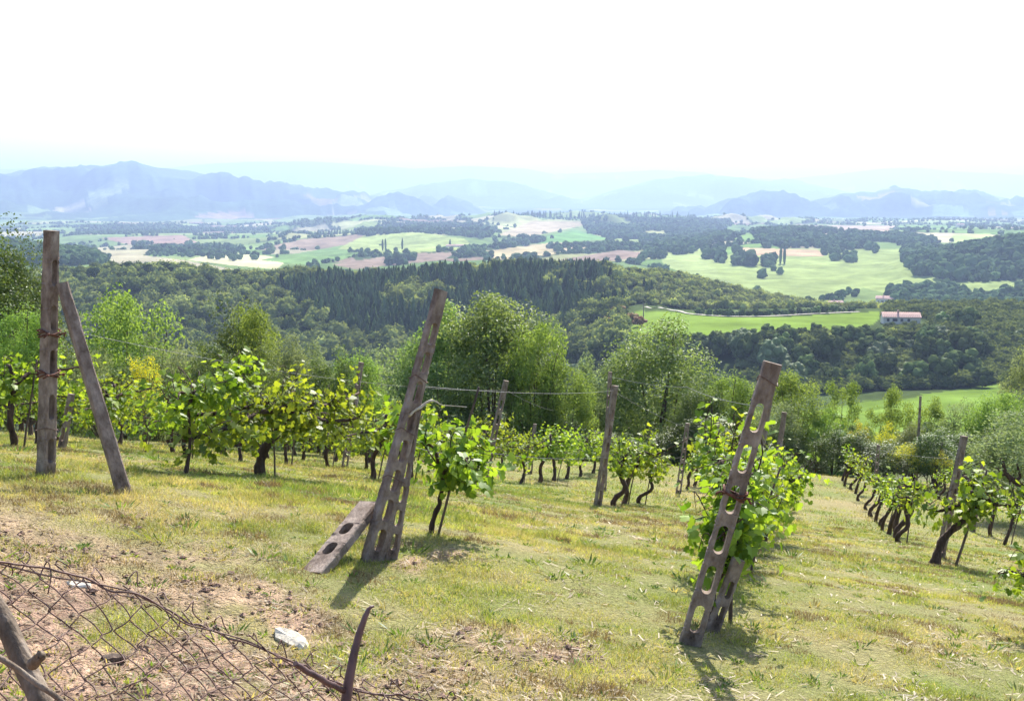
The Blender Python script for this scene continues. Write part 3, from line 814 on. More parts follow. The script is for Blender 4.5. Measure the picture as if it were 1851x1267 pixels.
def proto_vine(kind, k):
    key = (kind, k)
    rng = np.random.default_rng(hash_kind[kind] * 100 + k)
    s = hash_kind[kind] * 100 + k
    if kind == 'cordon':
        kw = dict(h=.86, lean=(rng.uniform(-.05, .3), rng.uniform(-.1, .3)), arms=[(rng.normal(0, .2), 1.05, .12), (PI + rng.normal(0, .2), 1.05, .1), (rng.uniform(0, 6), .5, .25)], nleaf=560, up=.2, low=.2)
    elif kind == 'bush':
        kw = dict(h=.78, lean=(rng.uniform(.0, .35), rng.uniform(-.15, .2)), arms=[(rng.normal(0, .3), .6, .15), (PI + rng.normal(0, .3), .55, .1), (rng.uniform(0, 6), .4, .2)], nleaf=420, up=.27, low=.15)
    elif kind == 'tuft':
        kw = dict(h=.92, lean=(rng.uniform(-.05, .4), rng.uniform(-.1, .15)), arms=[(rng.normal(0, .5), .28, .06), (PI + rng.normal(0, .5), .28, .04)], nleaf=135, up=.13, low=.14, spread=.10)
    else:
        kw = dict(h=.72, lean=(rng.uniform(.1, .3), rng.uniform(-.1, .2)), arms=[(rng.normal(0, .15), .7, .2), (PI + rng.normal(0, .15), .65, .15), (rng.normal(0, .3), .4, .4)], nleaf=640, up=.36, low=.3, spread=.12)
    return s, kw
hash_kind = {'cordon': 1, 'bush': 2, 'tuft': 3, 'hedge': 4}
def place_vine(kind, k, loc, rz, sc, label, group):
    key = (kind, k)
    if key not in _first:
        s, kw = proto_vine(kind, k)
        r = make_vine(s, loc, rz, label, group, **kw)
        r.scale = (sc, sc, sc); _first[key] = r
        return r
    r = copy_thing(_first[key], loc, rz, sc)
    return tag(r, label, 'grapevine', group)
rows = [
    # name phrase, x0, y0, kind, [t...], scale
    ('the row at the tall left post', 0, [(82, 850, 9.9), (470, 857, 13.8), (680, 862, 17.6), (909, 877, 25.1), (1035, 873, 32.7)], 'cordon', [7.9, 9.7, 11.6, 13.4, 17.2, 19.2, 21.2, 22.8, 24.6, 26.5, 28.6, 30.6], 1.0),
    ('the row just behind the tall left post', 0, [(0, 755, 13.2), (415, 815, 18.6), (625, 840, 23.3), (860, 862, 32)], 'cordon', [.3, 2.1, 4.0, 5.9, 7.7, 9.6, 11.5, 13.4, 15.4, 17.5, 19.7, 22], .9),
    ('the second row behind the tall left post', -9.7, 11.3, 'cordon', [6.4, 8.4, 10.4, 12.4, 14.4, 16.4, 18.4, 20.5, 22.6, 24.8, 27], 1.0),
    ('the third row behind the tall left post', -12.4, 12.0, 'cordon', [10.5, 12.6, 14.8, 17, 19.2, 21.4, 23.6, 26], 1.0),
    ('the row of the rusty streaked post', 0, [(672, 978, 8.5), (1080, 915, 19), (1225, 890, 29.8), (1290, 838, 40)], 'bush', [12.3, 13.8, 15.0, 24.5, 26.0, 27.6, 29.4, 31.5], 1.1),
    ('the leafy row by the rust tied post', 0, [(1246, 1192, 7.3), (1345, 1000, 13.5), (1430, 840, 36)], 'hedge', [2.8, 3.8, 5.0, 6.3, 7.6, 9.0, 10.4, 11.9, 13.4, 15, 16.8, 18.8, 21, 23.5], .92),
    ('the first row right of the grass lane', 0, [(1690, 1020, 16), (1625, 975, 21.8), (1535, 880, 38)], 'tuft', [4.9, 6.0, 6.9, 7.8, 9.1, 10.5, 11.9, 13.6, 15.4, 17.6, 19.6, 21.8, 24, 26], 1.05),
    ('the second row right of the grass lane', 0, [(1885, 1040, 20), (1820, 1005, 24.5), (1790, 990, 27.1), (1755, 960, 30), (1690, 900, 41)], 'tuft', [1.5, 4.9, 7.7, 12.4, 14.2, 16, 17.8, 19.6, 21.4, 23], 1.0),
]
for ri, (phr, x0, y0, kind, ts, sc) in enumerate(rows):
    rr = random.Random(ri * 7 + 1)
    for i, t in enumerate(ts):
        x, y, z = row_pt(x0 + rr.uniform(-.1, .1), y0, t)
        k = rr.randrange(4)
        place_vine(kind, k, (x, y, z), -ROWAZ + rr.uniform(-.4, .4), sc * rr.uniform(.8, 1.14),
                   '%s grapevine from the near end of %s' % (ORD[i], phr), 'grapevines trained in rows down the slope')
        if rr.random() < (.75 if ri in (0, 4, 6, 7) else .3) and y < 32:
            stake(x + .12, y - .05, (rr.uniform(.1, .4), rr.uniform(-.1, .2)), rr.uniform(1.0, 1.5),
                  'thin dark stake beside the %s vine of %s' % (ORD[i], phr), 'stakes beside the vines')
grp = 'grapevines trained in rows down the slope'
g = gp(470, 857, 13.8)
make_vine(901, tuple(g), -ROWAZ, 'thick dark leaning vine with long arms and a heavy leaf curtain, before left rows', grp, h=.86, lean=(.36, .1), arms=[(PI * 1.0 + .1, 2.1, .08), (PI * 1.2, 1.3, .12), (.15, 1.8, -.05), (.5, 1.2, -.25), (-.4, 1.4, .1)], nleaf=1650, r0=.062, up=.24, low=.22, lsize=.092)
stake(g[0] + .22, g[1] - .1, (-.03, 0), .95, 'thin rusty stake under the thick dark leaning vine', r=.012)
x, y, z = row_pt(-4.28, 9.9, 1.9)
make_vine(902, (x + .1, y + .1, z), -ROWAZ, 'leafy vine with big hanging leaves right of the propped brace', grp, h=.85, lean=(.05, .1), arms=[(0, 1.3, .05), (PI, .5, .05)], nleaf=560, r0=.02, up=.22, low=.25, lsize=.092)
g = gp(778, 950, 10.0)
make_vine(903, tuple(g), -ROWAZ, 'small lone vine with bright leaves and curved trunk right of central tilting post', grp, h=.55, lean=(.14, .05), arms=[(.2, .55, .25), (PI - .7, .5, .3), (PI / 2 + .2, .3, .12), (-PI / 2, .4, .38)], nleaf=520, r0=.024, up=.3, low=.08, curve=.05, lsize=.095)
stake(g[0] + .05, g[1] - .02, (.42, .1), 1.42, 'dark stake tilting right beside the small lone vine', r=.014)
g = gp(1300, 1125, 7.95)
make_vine(904, (g[0], g[1], g[2]), -ROWAZ, 'bushy vine hanging around the rust tied post, nearest of the leafy row', grp, h=.68, lean=(.08, .1), arms=[(.1, .6, .15), (PI + .3, .2, .1), (-PI / 2 + .3, .18, .1), (.3, .5, .4)], nleaf=640, r0=.032, up=.3, low=.34, lsize=.095, spread=.10)
stake(g[0] + .12, g[1] + .15, (.03, .1), .9, 'straight pale stake under the bushy vine by the rust tied post', r=.017)
g = gp(1690, 1022, 16.0)
make_vine(905, tuple(g), -ROWAZ, 'tallest gnarled vine, forked, at the near end of the row right of grass lane', grp, h=.95, lean=(.55, .1), arms=[(PI / 2, .55, .05), (-.3, .5, .35), (PI + .3, .4, .3), (-PI / 2, .75, -.1)], nleaf=430, r0=.06, up=.3, low=.15, lsize=.12)
stake(g[0] + .28, g[1] - .05, (.45, .1), 1.5, 'dark stake leaning right beside the tallest forked vine', r=.02)
g = at(1880, 1040, 9.0); z = Hs(g[0], g[1])
make_vine(906, (g[0] + .1, g[1], z), -ROWAZ, 'bright leaf tips poking in at the lower right picture edge', grp, h=.5, lean=(-.1, 0), arms=[(-PI / 2, .22, .1), (.2, .4, .1)], nleaf=120, r0=.03, up=.2, low=.1)

# trellis wires
def wire(name_lab, P, r=.0026, sag=.06, m='steel'):
    P = np.array(P, float); pts = []
    for a, b in zip(P[:-1], P[1:]):
        for t in np.linspace(0, 1, 14)[:-1]:
            q = a + (b - a) * t; q[2] -= sag * 4 * t * (1 - t); pts.append(q)
    pts.append(P[-1]); pts = np.array(pts)
    o = pts[0].copy()
    mb = MB(); add_tube(mb, pts - o, r, 5)
    w = link('trellis_wire', mb.mesh('trellis_wire', [M[m]]), None, tuple(o))
    return tag(w, name_lab, 'wire', 'trellis wires strung between the posts')
wire('slack wire strung from the tall left post down its vine row', [at(90, 590, 9.95), at(653, 690, 20), at(915, 705, 24.5), at(1000, 742, 30)])
wire('pale high wire from central tilting post past the oak to rusty streaked post', [at(748, 697, 8.7), at(1108, 706, 19), at(1240, 772, 29.8), at(1300, 800, 37)])
wire('wire running from behind the pale slim post to the rust tied post', [at(1103, 680, 27), at(1243, 700, 21), at(1380, 735, 14)], r=.004)
wire('lower wire through the lone vine and rusty streaked post', [at(728, 800, 8.7), at(860, 815, 12), at(1092, 826, 19), at(1234, 826, 29.8)])
wire('wire threading the leafy row behind rust tied post', [at(1330, 885, 7.35), at(1395, 800, 17.5), at(1415, 810, 30)])
wire('wire linking the first row right of the grass lane', [at(1737, 830, 17.2), at(1588, 812, 40)])
wire('wire along the second row right of the grass lane', [at(1890, 900, 24), at(1775, 850, 28), at(1703, 808, 43)])
mb = MB(); rng = np.random.default_rng(8)
g = at(738, 752, 8.75); g2 = at(782, 722, 8.8)
add_tube(mb, gnarl(rng, spline([g * 0, (g2 - g) * .5 + [0, 0, .01], g2 - g], 9), .012), [.012, .014, .013, .012, .014, .012, .011, .01, .006], 7)
add_tube(mb, gnarl(rng, spline([(g2 - g) * .9, (g2 - g) * .9 + [.04, 0, -.005], (g2 - g) * .9 + [.12, .05, -.05], (g2 - g) * .9 + [.3, .1, -.07]], 9), .01), [.008, .008, .006, .005, .004, .004, .003, .003, .003], 5)
tag(link('white_rag', mb.mesh('white_rag', [M['white']]), None, tuple(g)), 'twisted white strip tied to the central tilting post at leaf height', 'strip')

# ------------------------------------------------------------------ chain link fence and things beside it
def build_fence():
    top = [(-260, 1010, 1.75), (-150, 1000, 1.8), (0, 1012, 1.9), (110, 1022, 1.95), (200, 1045, 1.98), (262, 1062, 2.0), (350, 1112, 2.02), (450, 1148, 2.05), (560, 1195, 2.1), (640, 1235, 2.12), (720, 1250, 2.15), (800, 1262, 2.18), (900, 1300, 2.2), (1000, 1340, 2.2)]
    T = np.array([at(*p) for p in top])
    T = spline(T, 200)
    dl = np.r_[0, np.cumsum(np.linalg.norm(np.diff(T, axis=0), axis=1))]
    step = .033
    ncol = int(dl[-1] / step)
    def topc(u):
        s = np.clip(u * step, 0, dl[-1])
        return np.stack([np.interp(s, dl, T[:, i]) for i in range(3)], -1)
    rng = np.random.default_rng(4)
    def S(u, v):
        p = topc(u)
        d = np.stack([.021 + 0 * v, -.036 - .0005 * v, -.046 + .0004 * v], -1) * v[:, None]
        wob = np.stack([fbm(u * .16, v * .45, 7, 3) * .07, fbm(u * .12, v * .3, 8, 2) * .08, fbm(u * .16, v * .4, 9, 3) * .06], -1)
        return p + d + wob * np.clip(v, .4, 1)[:, None]
    nrow = 15
    r = empty('chain_link_fence', tuple(topc(np.array([0.0]))[0]))
    o = Vector(r.location)
    tag(r, 'rusty sagging chain link mesh fence slumping across the lower left corner', 'fence')
    mb = MB()
    for k in range(ncol):
        if k > 13 and False: continue
        depth = nrow
        v = np.linspace(0, depth, depth * 12 + 1)
        ph = (v * 1.0) % 1.0
        tri = 1 - np.abs(2 * ph - 1)
        tri = .5 - .5 * np.cos(np.pi * tri)
        tri = .35 * tri + .65 * (1 - np.abs(2 * ph - 1))
        u = k + tri * 1.0 * 1.0 + (0 if True else 0)
        # neighbouring helices meet where one peaks and the next bottoms
        uu = k + tri + .0
        vv = v + (0.5 if k % 2 else 0)
        P = S(uu, vv * 1.0)
        P[:, 1] += .004 * np.sin(2 * np.pi * ph)
        P = P + np.stack([fbm(v * .8, v * 0 + k * 3.7, 61, 2), fbm(v * .8, v * 0 + k * 5.1, 62, 2), fbm(v * .8, v * 0 + k * 2.3, 63, 2)], 1) * .02
        P = P[(P[:, 2] > -1.5)]
        if k % 2 and k: pass
        add_tube(mb, P - np.array(o), .0014, 5)
        # loops above the top wire
        a = S(np.array([k + .0]), np.array([vv[0]]))[0]
        b = S(np.array([k + .5]), np.array([vv[0] - .28]))[0] + rng.normal(0, .006, 3)
        c = S(np.array([k + .65]), np.array([vv[0] - .1]))[0]
        add_tube(mb, spline([a - np.array(o), (a + b) / 2 - np.array(o) + rng.normal(0, .004, 3), b - np.array(o), c - np.array(o), c - np.array(o) + rng.normal(0, .01, 3) + [0, 0, -.015]], 14), .0014, 5)
    link('wire_mesh', mb.mesh('wire_mesh', [M['wire']]), r)
    mb = MB()
    u = np.linspace(0, ncol - 1, 260)
    P = S(u, np.full(260, .25)); P[:, 2] += fbm(u / 1.3, u * 0, 44, 3) * .02
    add_tube(mb, P - np.array(o), .0021, 6)
    P2 = S(u, .3 + .12 * np.sin(u * .8)); add_tube(mb, P2 - np.array(o), .0016, 6)
    link('tension_wire', mb.mesh('tension_wire', [M['wire']]), r)
    for px, py in ((640, 1232), (455, 1150), (205, 1042), (355, 1115)):
        pass
build_fence()
def pixtube(name, ctrl, rad, m, label, cat, n=24, amp=.002, seed=0, children=()):
    P = np.array([at(*c) for c in ctrl]); o = P[0].copy()
    rng = np.random.default_rng(seed)
    mb = MB(); add_tube(mb, gnarl(rng, spline(P - o, n), amp), np.interp(np.linspace(0, 1, n), np.linspace(0, 1, len(rad)), rad), 12)
    for c2, r2 in children:
        Q = np.array([at(*c) for c in c2]); add_tube(mb, gnarl(rng, spline(Q - o, 14), amp), np.interp(np.linspace(0, 1, 14), np.linspace(0, 1, len(r2)), r2), 10)
    return tag(link(name, mb.mesh(name, [M[m]]), None, tuple(o)), label, cat)
pixtube('broken_branch', [(612, 1400, 1.58), (624, 1290, 1.6), (634, 1210, 1.62), (648, 1150, 1.64), (660, 1112, 1.65), (668, 1098, 1.655), (675, 1095, 1.66)], [.0105, .009, .0075, .006, .0045, .003, .0018], 'shoot',
        'dark curved broken branch with side stub rising by the wire fence', 'branch', children=[([(622, 1248, 1.605), (585, 1230, 1.58), (550, 1212, 1.56), (534, 1198, 1.55)], [.0045, .005, .0048, .0042])])
pixtube('wooden_stake', [(110, 1380, 1.42), (78, 1275, 1.45), (40, 1190, 1.48), (0, 1110, 1.5), (-60, 1010, 1.52)], [.0165, .016, .015, .014, .013], 'drywood', 'weathered grey brown stake leaning in the bottom left corner', 'stake', children=[([(60, 1200, 1.455), (70, 1188, 1.44), (72, 1182, 1.44)], [.009, .007, .006])])
pixtube('dry_twig', [(-60, 1150, 1.38), (30, 1205, 1.4), (90, 1250, 1.41), (150, 1300, 1.42)], [.0045, .004, .004, .0035], 'drywood', 'thin pale twig crossing the bottom left stake', 'twig')
def slab(name, px, py, size, label, cat, m, rz, tilt=.15, seed=0):
    x, y = ground_hit(px, py); z = Hs(x, y)
    rng = np.random.default_rng(seed)
    n = 12; th = np.linspace(0, 2 * PI, n, endpoint=False)
    rr = rng.uniform(.8, 1.1, n)
    X = np.cos(th) * rr * size[0]; Y = np.sin(th) * rr * size[1]
    top = np.stack([X * .85, Y * .85, np.full(n, size[2]) + rng.normal(0, size[2] * .12, n)], 1); bot = np.stack([X, Y, np.full(n, -.03)], 1); mid = np.stack([X * 1.02, Y * 1.02, np.full(n, size[2] * .5)], 1)
    V = np.r_[bot, mid, top, [[0, 0, size[2] * 1.15]]]
    j = np.arange(n); k = (j + 1) % n
    mb = MB(); mb.add(V, np.r_[np.stack([j, k, n + k, n + j], 1), np.stack([n + j, n + k, 2 * n + k, 2 * n + j], 1)], 0)
    mb.f.append(np.stack([2 * n + j, 2 * n + k, np.full(n, 3 * n)], 1)); mb.mi.append(np.zeros(n, np.int32)); mb.sm.append(np.zeros(n, bool))
    o = link(name, mb.mesh(name, [M[m]]), None, (x, y, z)); o.rotation_euler = (tilt, 0, rz)
    return tag(o, label, cat)
slab('pale_stone', 527, 1160, (.19, .06, .05), 'long white stone lying behind the sagging wire fence', 'stone', 'white', R(-48), tilt=.5, seed=3)
slab('pale_stone', 140, 1058, (.10, .045, .02), 'flat whitish chip on bare earth near the fence top', 'stone', 'white', R(-20), seed=5)
slab('brown_stone', 205, 1195, (.07, .035, .03), 'dark brown rock on earth seen through the wire mesh', 'stone', 'bark', R(20), seed=6)

# ------------------------------------------------------------------ trees
def ico(sub):
    t = (1 + 5 ** .5) / 2
    V = [(-1, t, 0), (1, t, 0), (-1, -t, 0), (1, -t, 0), (0, -1, t), (0, 1, t), (0, -1, -t), (0, 1, -t), (t, 0, -1), (t, 0, 1), (-t, 0, -1), (-t, 0, 1)]
    F_ = [(0, 11, 5), (0, 5, 1), (0, 1, 7), (0, 7, 10), (0, 10, 11), (1, 5, 9), (5, 11, 4), (11, 10, 2), (10, 7, 6), (7, 1, 8), (3, 9, 4), (3, 4, 2), (3, 2, 6), (3, 6, 8), (3, 8, 9), (4, 9, 5), (2, 4, 11), (6, 2, 10), (8, 6, 7), (9, 8, 1)]
    V = [np.array(v) / np.linalg.norm(v) for v in V]
    for _ in range(sub):
        mid = {}; G = []
        def m(a, b):
            k = (min(a, b), max(a, b))
            if k not in mid:
                p = V[a] + V[b]; V.append(p / np.linalg.norm(p)); mid[k] = len(V) - 1
            return mid[k]
        for a, b, c in F_:
            x, y, z = m(a, b), m(b, c), m(c, a); G += [(a, x, z), (b, y, x), (c, z, y), (x, y, z)]
        F_ = G
    return np.array(V), np.array(F_)
ICO = {i: ico(i) for i in range(4)}
def clumps(rng, n, lowz=-.6, flat=1.0):
    """centres of leaf clumps on and inside a unit crown"""
    d = rng.normal(0, 1, (n * 3, 3)); d /= np.linalg.norm(d, axis=1)[:, None]
    d = d[d[:, 2] > lowz][:n]
    r = rng.uniform(.25, 1.0, len(d)) ** .4 * .92
    r = r * (1 + .22 * np.sin(d[:, 0] * 5 + rng.uniform(0, 6)) * np.cos(d[:, 1] * 4 + rng.uniform(0, 6)))
    return d * r[:, None], d
def tree_proto(seed, nl, lsize, nclump=70, trunk=.25, lowz=-.5, limbs=9, crownm='oak', cr=.2, gap=1.0, tr=.028, core=False):
    """tree of unit height and unit crown width"""
    rng = np.random.default_rng(seed)
    Cc, d = clumps(rng, nclump, lowz)
    cz = trunk + (1 - trunk) * .52; rz = (1 - trunk) * .5
    Cw = Cc * np.array([.46, .46, rz]) + np.array([0, 0, cz])
    mb = MB()
    top = np.array([rng.normal(0, .02), rng.normal(0, .02), trunk + .15])
    add_tube(mb, gnarl(rng, spline([(0, 0, -.05), (rng.normal(0, .02), 0, trunk * .5), top], 8), .012), np.linspace(tr * 1.5, tr * .8, 8), 8)
    far = rng.choice(len(Cw), min(limbs, len(Cw)), replace=False)
    for i in far:
        s = np.array([0, 0, trunk * rng.uniform(.7, 1.4)])
        e = Cw[i]
        p = gnarl(rng, spline([s, (s + e) / 2 + [0, 0, -.03], e], 8), .02)
        add_tube(mb, p, np.linspace(tr * .6, tr * .14, 8), 5)
    w = rng.uniform(.5, 1.3, len(Cw)); w /= w.sum()
    idx = rng.choice(len(Cw), nl, p=w)
    q = rng.normal(0, 1, (nl, 3)); q /= np.linalg.norm(q, axis=1)[:, None]
    rad = cr * rng.uniform(.6, 1.25, len(Cw))[idx] * rng.uniform(.25, 1.0, nl) ** .45
    P = Cw[idx] + q * rad[:, None] * np.array([.66, .66, .42])
    N = q * .8 + rng.normal(0, .6, (nl, 3)) + [0, 0, .35]
    V, F_ = leaves4(P, N, lsize * 1.1, rng)
    Pz = np.repeat(P[:, 2], 4); V[:, 2] = Pz + (V[:, 2] - Pz) * .58
    ct = np.clip(rng.normal(.45, .22, len(Cw)), 0, 1)
    tint = np.clip(ct[idx] + rng.normal(0, .18, nl), 0, 1)
    fb = MB(); fb.add(V, F_, 0, np.repeat(tint, 4))
    if core:
        v, f = ICO[1]
        for c_ in Cw:
            s_ = rng.uniform(.09, .17)
            fb.add(v * (1 + rng.normal(0, .14, (len(v), 1))) * s_ + c_, f, 0, float(np.clip(rng.normal(.35, .2), 0, 1)))
    zz = P[:, 2].max()
    return mb, fb
TREE_SRC = {}
def get_tree(kind, var):
    key = (kind, var)
    if key in TREE_SRC: return TREE_SRC[key]
    s = 1000 + sum(map(ord, kind)) * 3 + var * 17
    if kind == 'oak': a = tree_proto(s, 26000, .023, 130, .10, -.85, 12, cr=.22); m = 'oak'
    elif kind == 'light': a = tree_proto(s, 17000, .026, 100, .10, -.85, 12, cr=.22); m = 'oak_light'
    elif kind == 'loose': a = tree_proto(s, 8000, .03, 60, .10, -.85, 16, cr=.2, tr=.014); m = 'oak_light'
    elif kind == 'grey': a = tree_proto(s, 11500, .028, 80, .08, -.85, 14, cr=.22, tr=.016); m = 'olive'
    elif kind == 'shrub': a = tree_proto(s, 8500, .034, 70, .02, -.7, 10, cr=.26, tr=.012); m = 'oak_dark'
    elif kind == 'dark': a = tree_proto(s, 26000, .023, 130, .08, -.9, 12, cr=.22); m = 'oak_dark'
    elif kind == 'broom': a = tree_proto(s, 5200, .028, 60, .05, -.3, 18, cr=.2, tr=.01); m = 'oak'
    meshes = (a[0].mesh(kind + '_trunk', [M['bark']]), a[1].mesh(kind + '_crown', [M[m]] + ([M['broom']] if kind == 'broom' else [])))
    if kind == 'broom':
        me = meshes[1]; n = len(me.polygons)
        rr = np.random.default_rng(s); ctr = np.zeros(n * 3); me.polygons.foreach_get('center', ctr); ctr = ctr.reshape(-1, 3)
        mi = (rr.uniform(0, 1, n) < np.clip((ctr[:, 2] - .25) * 1.1, .03, .62)).astype(np.int32)
        me.polygons.foreach_set('material_index', mi)
    TREE_SRC[key] = meshes
    return meshes
NAMES = {'dark': ('oak_tree', 'tree'), 'oak': ('oak_tree', 'tree'), 'light': ('leafy_tree', 'tree'), 'loose': ('young_tree', 'tree'), 'grey': ('grey_leaved_tree', 'tree'), 'shrub': ('shrub', 'shrub'), 'broom': ('broom_bush', 'bush')}
def tree_at(kind, var, px, ptop, y, wpx, label, group=None, sink=0.0, minh=1.0):
    p = at(px, ptop, y); z = Hs(p[0], p[1]) - sink
    h = max(p[2] - z, minh)
    w = max(wpx / F_PX * y, .45 * h)
    rng = random.Random(int(px * 13 + y * 7))
    r = empty(NAMES[kind][0], (p[0], p[1], z), rng.uniform(0, 6.28))
    r.scale = (w, w, h / .97)
    tm, cm = get_tree(kind, var)
    link('trunk', tm, r); link('crown', cm, r)
    return tag(r, label, NAMES[kind][1], group)
big = [
    ('oak', 0, 800, 568, 51, 190, 'left part of the big oak clump behind the central tilting post'),
    ('oak', 1, 890, 542, 49, 250, 'big rounded oak behind the central tilting post, tallest at the vineyard end'),
    ('light', 0, 965, 590, 47, 130, 'sunlit leafy tree hugging the right flank of the big rounded oak'),
    ('oak', 2, 1190, 594, 52, 225, 'broad round tree right of the rusty streaked post'),
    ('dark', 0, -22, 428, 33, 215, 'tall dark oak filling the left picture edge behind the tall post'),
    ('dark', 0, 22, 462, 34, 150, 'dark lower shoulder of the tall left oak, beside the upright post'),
    ('light', 1, 40, 560, 28, 140, 'sunlit bushy tree at foot of the tall dark left oak'),
    ('light', 0, 222, 538, 55, 190, 'rounded pale green tree right of the tall left post'),
    ('grey', 0, 310, 600, 50, 120, 'grey green bushy tree between rounded pale tree and dark pointed shrub'),
    ('dark', 0, 430, 568, 46, 140, 'dark shrubby tree rising above the left vine rows'),
    ('loose', 0, 465, 562, 44, 90, 'thin sprig topped tree within the dark shrubby tree'),
    ('grey', 1, 560, 640, 42, 110, 'low grey green bush above the left vines'),
    ('light', 1, 640, 640, 44, 120, 'light green bush left of the central tilting post'),
    ('grey', 0, 712, 615, 52, 130, 'pale grey green bush seen left of the central tilting post'),
    ('light', 0, 1025, 665, 47, 120, 'light green tree in the gap between the two big round trees'),
    ('grey', 1, 1065, 668, 50, 120, 'greyish bush left of the broad round tree'),
    ('light', 1, 1320, 678, 48, 120, 'yellow green tree left of the rust tied post'),
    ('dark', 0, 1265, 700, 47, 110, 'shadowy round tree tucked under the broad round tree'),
    ('loose', 1, 1440, 668, 47, 130, 'loose feathery tree right of the rust tied post top'),
    ('grey', 0, 1400, 720, 45, 110, 'grey green tree behind the rust tied post'),
    ('loose', 0, 1525, 692, 60, 70, 'lone small tree standing before the bright green lower field'),
    ('loose', 1, 1480, 735, 47, 90, 'loose bush at the end of the grass lane'),
    ('shrub', 1, 1560, 782, 46, 80, 'rounded shrub under the lone small tree'),
    ('loose', 0, 1625, 705, 52, 60, 'slender young tree in front of the bright green lower field'),
    ('grey', 1, 1655, 775, 46, 80, 'grey shrub behind the yellow broom'),
    ('loose', 1, 1685, 720, 55, 70, 'young tree just right of the thin grey pole'),
    ('grey', 0, 1745, 722, 50, 100, 'bushy grey green tree above the thick leaning post'),
    ('light', 0, 1805, 712, 48, 120, 'leafy tree at the right edge over the gnarly tree'),
    ('grey', 1, 1860, 640, 60, 100, 'grey green tree cut by the right picture edge'),
    ('loose', 0, 1590, 740, 50, 70, 'wispy sapling between lone small tree and slender young tree'),
    ('shrub', 0, 1700, 785, 43, 110, 'dark green shrub right of yellow broom'),
    ('grey', 0, 1845, 738, 31, 210, 'gnarly spreading tree with bent dark limbs at the right edge'),
    ('broom', 0, 1555, 768, 46, 50, 'yellow flowering broom left of the slender young tree'),
    ('broom', 1, 1640, 803, 43, 75, 'brightest yellow broom beside the far small vines'),
    ('broom', 0, 1705, 822, 42, 50, 'yellow orange broom left of the thick leaning post'),
    ('broom', 1, 255, 648, 17, 70, 'orange yellow broom glowing among the leaves of the left rows'),
    ('broom', 0, 1605, 770, 48, 60, 'sparse yellow broom under the slender young tree'),
]
for (k, v, px, pt, y, w, lab) in big:
    tree_at(k, v, px, pt, y, w, lab, 'trees and bushes along the lower vineyard edge')
# gnarled bare limbs at the right edge
mb = MB(); rng = np.random.default_rng(77)
o = gp(1868, 900, 30)
L_ = [([(1868, 900), (1850, 882), (1832, 862), (1815, 842), (1808, 828)], .11), ([(1850, 882), (1842, 862), (1838, 838)], .07), ([(1832, 862), (1816, 858), (1800, 845)], .05), ([(1860, 890), (1880, 860), (1890, 830)], .1)]
for c, r_ in L_:
    P = np.array([at(a, b, 30) for a, b in c]); P[0][2] -= .1
    add_tube(mb, gnarl(rng, spline(P - o, 14), .08), np.linspace(r_, r_ * .35, 14), 8)
tag(link('gnarled_trunk', mb.mesh('gnarled_trunk', [M['vine_bark']]), None, tuple(o)), 'bent dark forked trunk of an old tree at the right edge', 'tree trunk')
# understory at the vineyard end
rr = random.Random(3)
i = 0
for px in range(540, 1900, 46):
    y = rr.uniform(43.5, 47)
    pt = 770 + rr.uniform(-12, 22) if px < 1350 else 785 + rr.uniform(-10, 20)
    if 1420 < px < 1500: y += 3
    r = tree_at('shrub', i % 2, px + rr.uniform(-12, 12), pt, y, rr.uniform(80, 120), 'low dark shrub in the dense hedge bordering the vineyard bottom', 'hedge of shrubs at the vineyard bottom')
    i += 1
rr = random.Random(9)
for px in range(-30, 640, 50):
    y = rr.uniform(34, 42)
    tree_at('shrub' if rr.random() < .6 else 'grey', i % 2, px, 640 + rr.uniform(-20, 25) if px > 100 else 560, y, rr.uniform(90, 130), 'green bush in the thicket just beyond the left vine rows', 'thicket beyond the left vine rows')
    i += 1

# mid distance trees: individuals sharing a few meshes
MID = []
for v in range(5):
    a = tree_proto(3000 + v, 3200, .045, 46, .05, -.8, 5, cr=.24, core=True, tr=.02)
    mb = MB()
    for s_, mat_i in ((a[0], 0), (a[1], 1)):
        off = mb.n
        for V in s_.v: mb.v.append(V)
        for f in s_.f: mb.f.append(f + off)
        mb.n += s_.n
        mb.t += s_.t; mb.c += s_.c; mb.sm += s_.sm
        mb.mi += [np.full(len(f), mat_i, np.int32) for f in s_.f]
    MID.append(mb)
MIDM = [m.mesh('woodland_tree', [M['bark'], M['mid_leaf']]) for m in MID]
for k, m_ in ((0, 'oak_light'), (1, 'olive'), (2, 'orange')):
    MIDM.append(MID[k].mesh('woodland_tree_pale', [M['bark'], M[m_]]))
def mid_tree(x, y, w, h, v, label, group, name='woodland_tree', cat='tree'):
    z = Hs(x, y)
    o = bpy.data.objects.new(name, MIDM[v]); COL.objects.link(o)
    o.location = (x, y, z - .3); o.scale = (w, w, h); o.rotation_euler = (0, 0, random.random() * 6.28)
    return tag(o, label, cat, group)
random.seed(4)
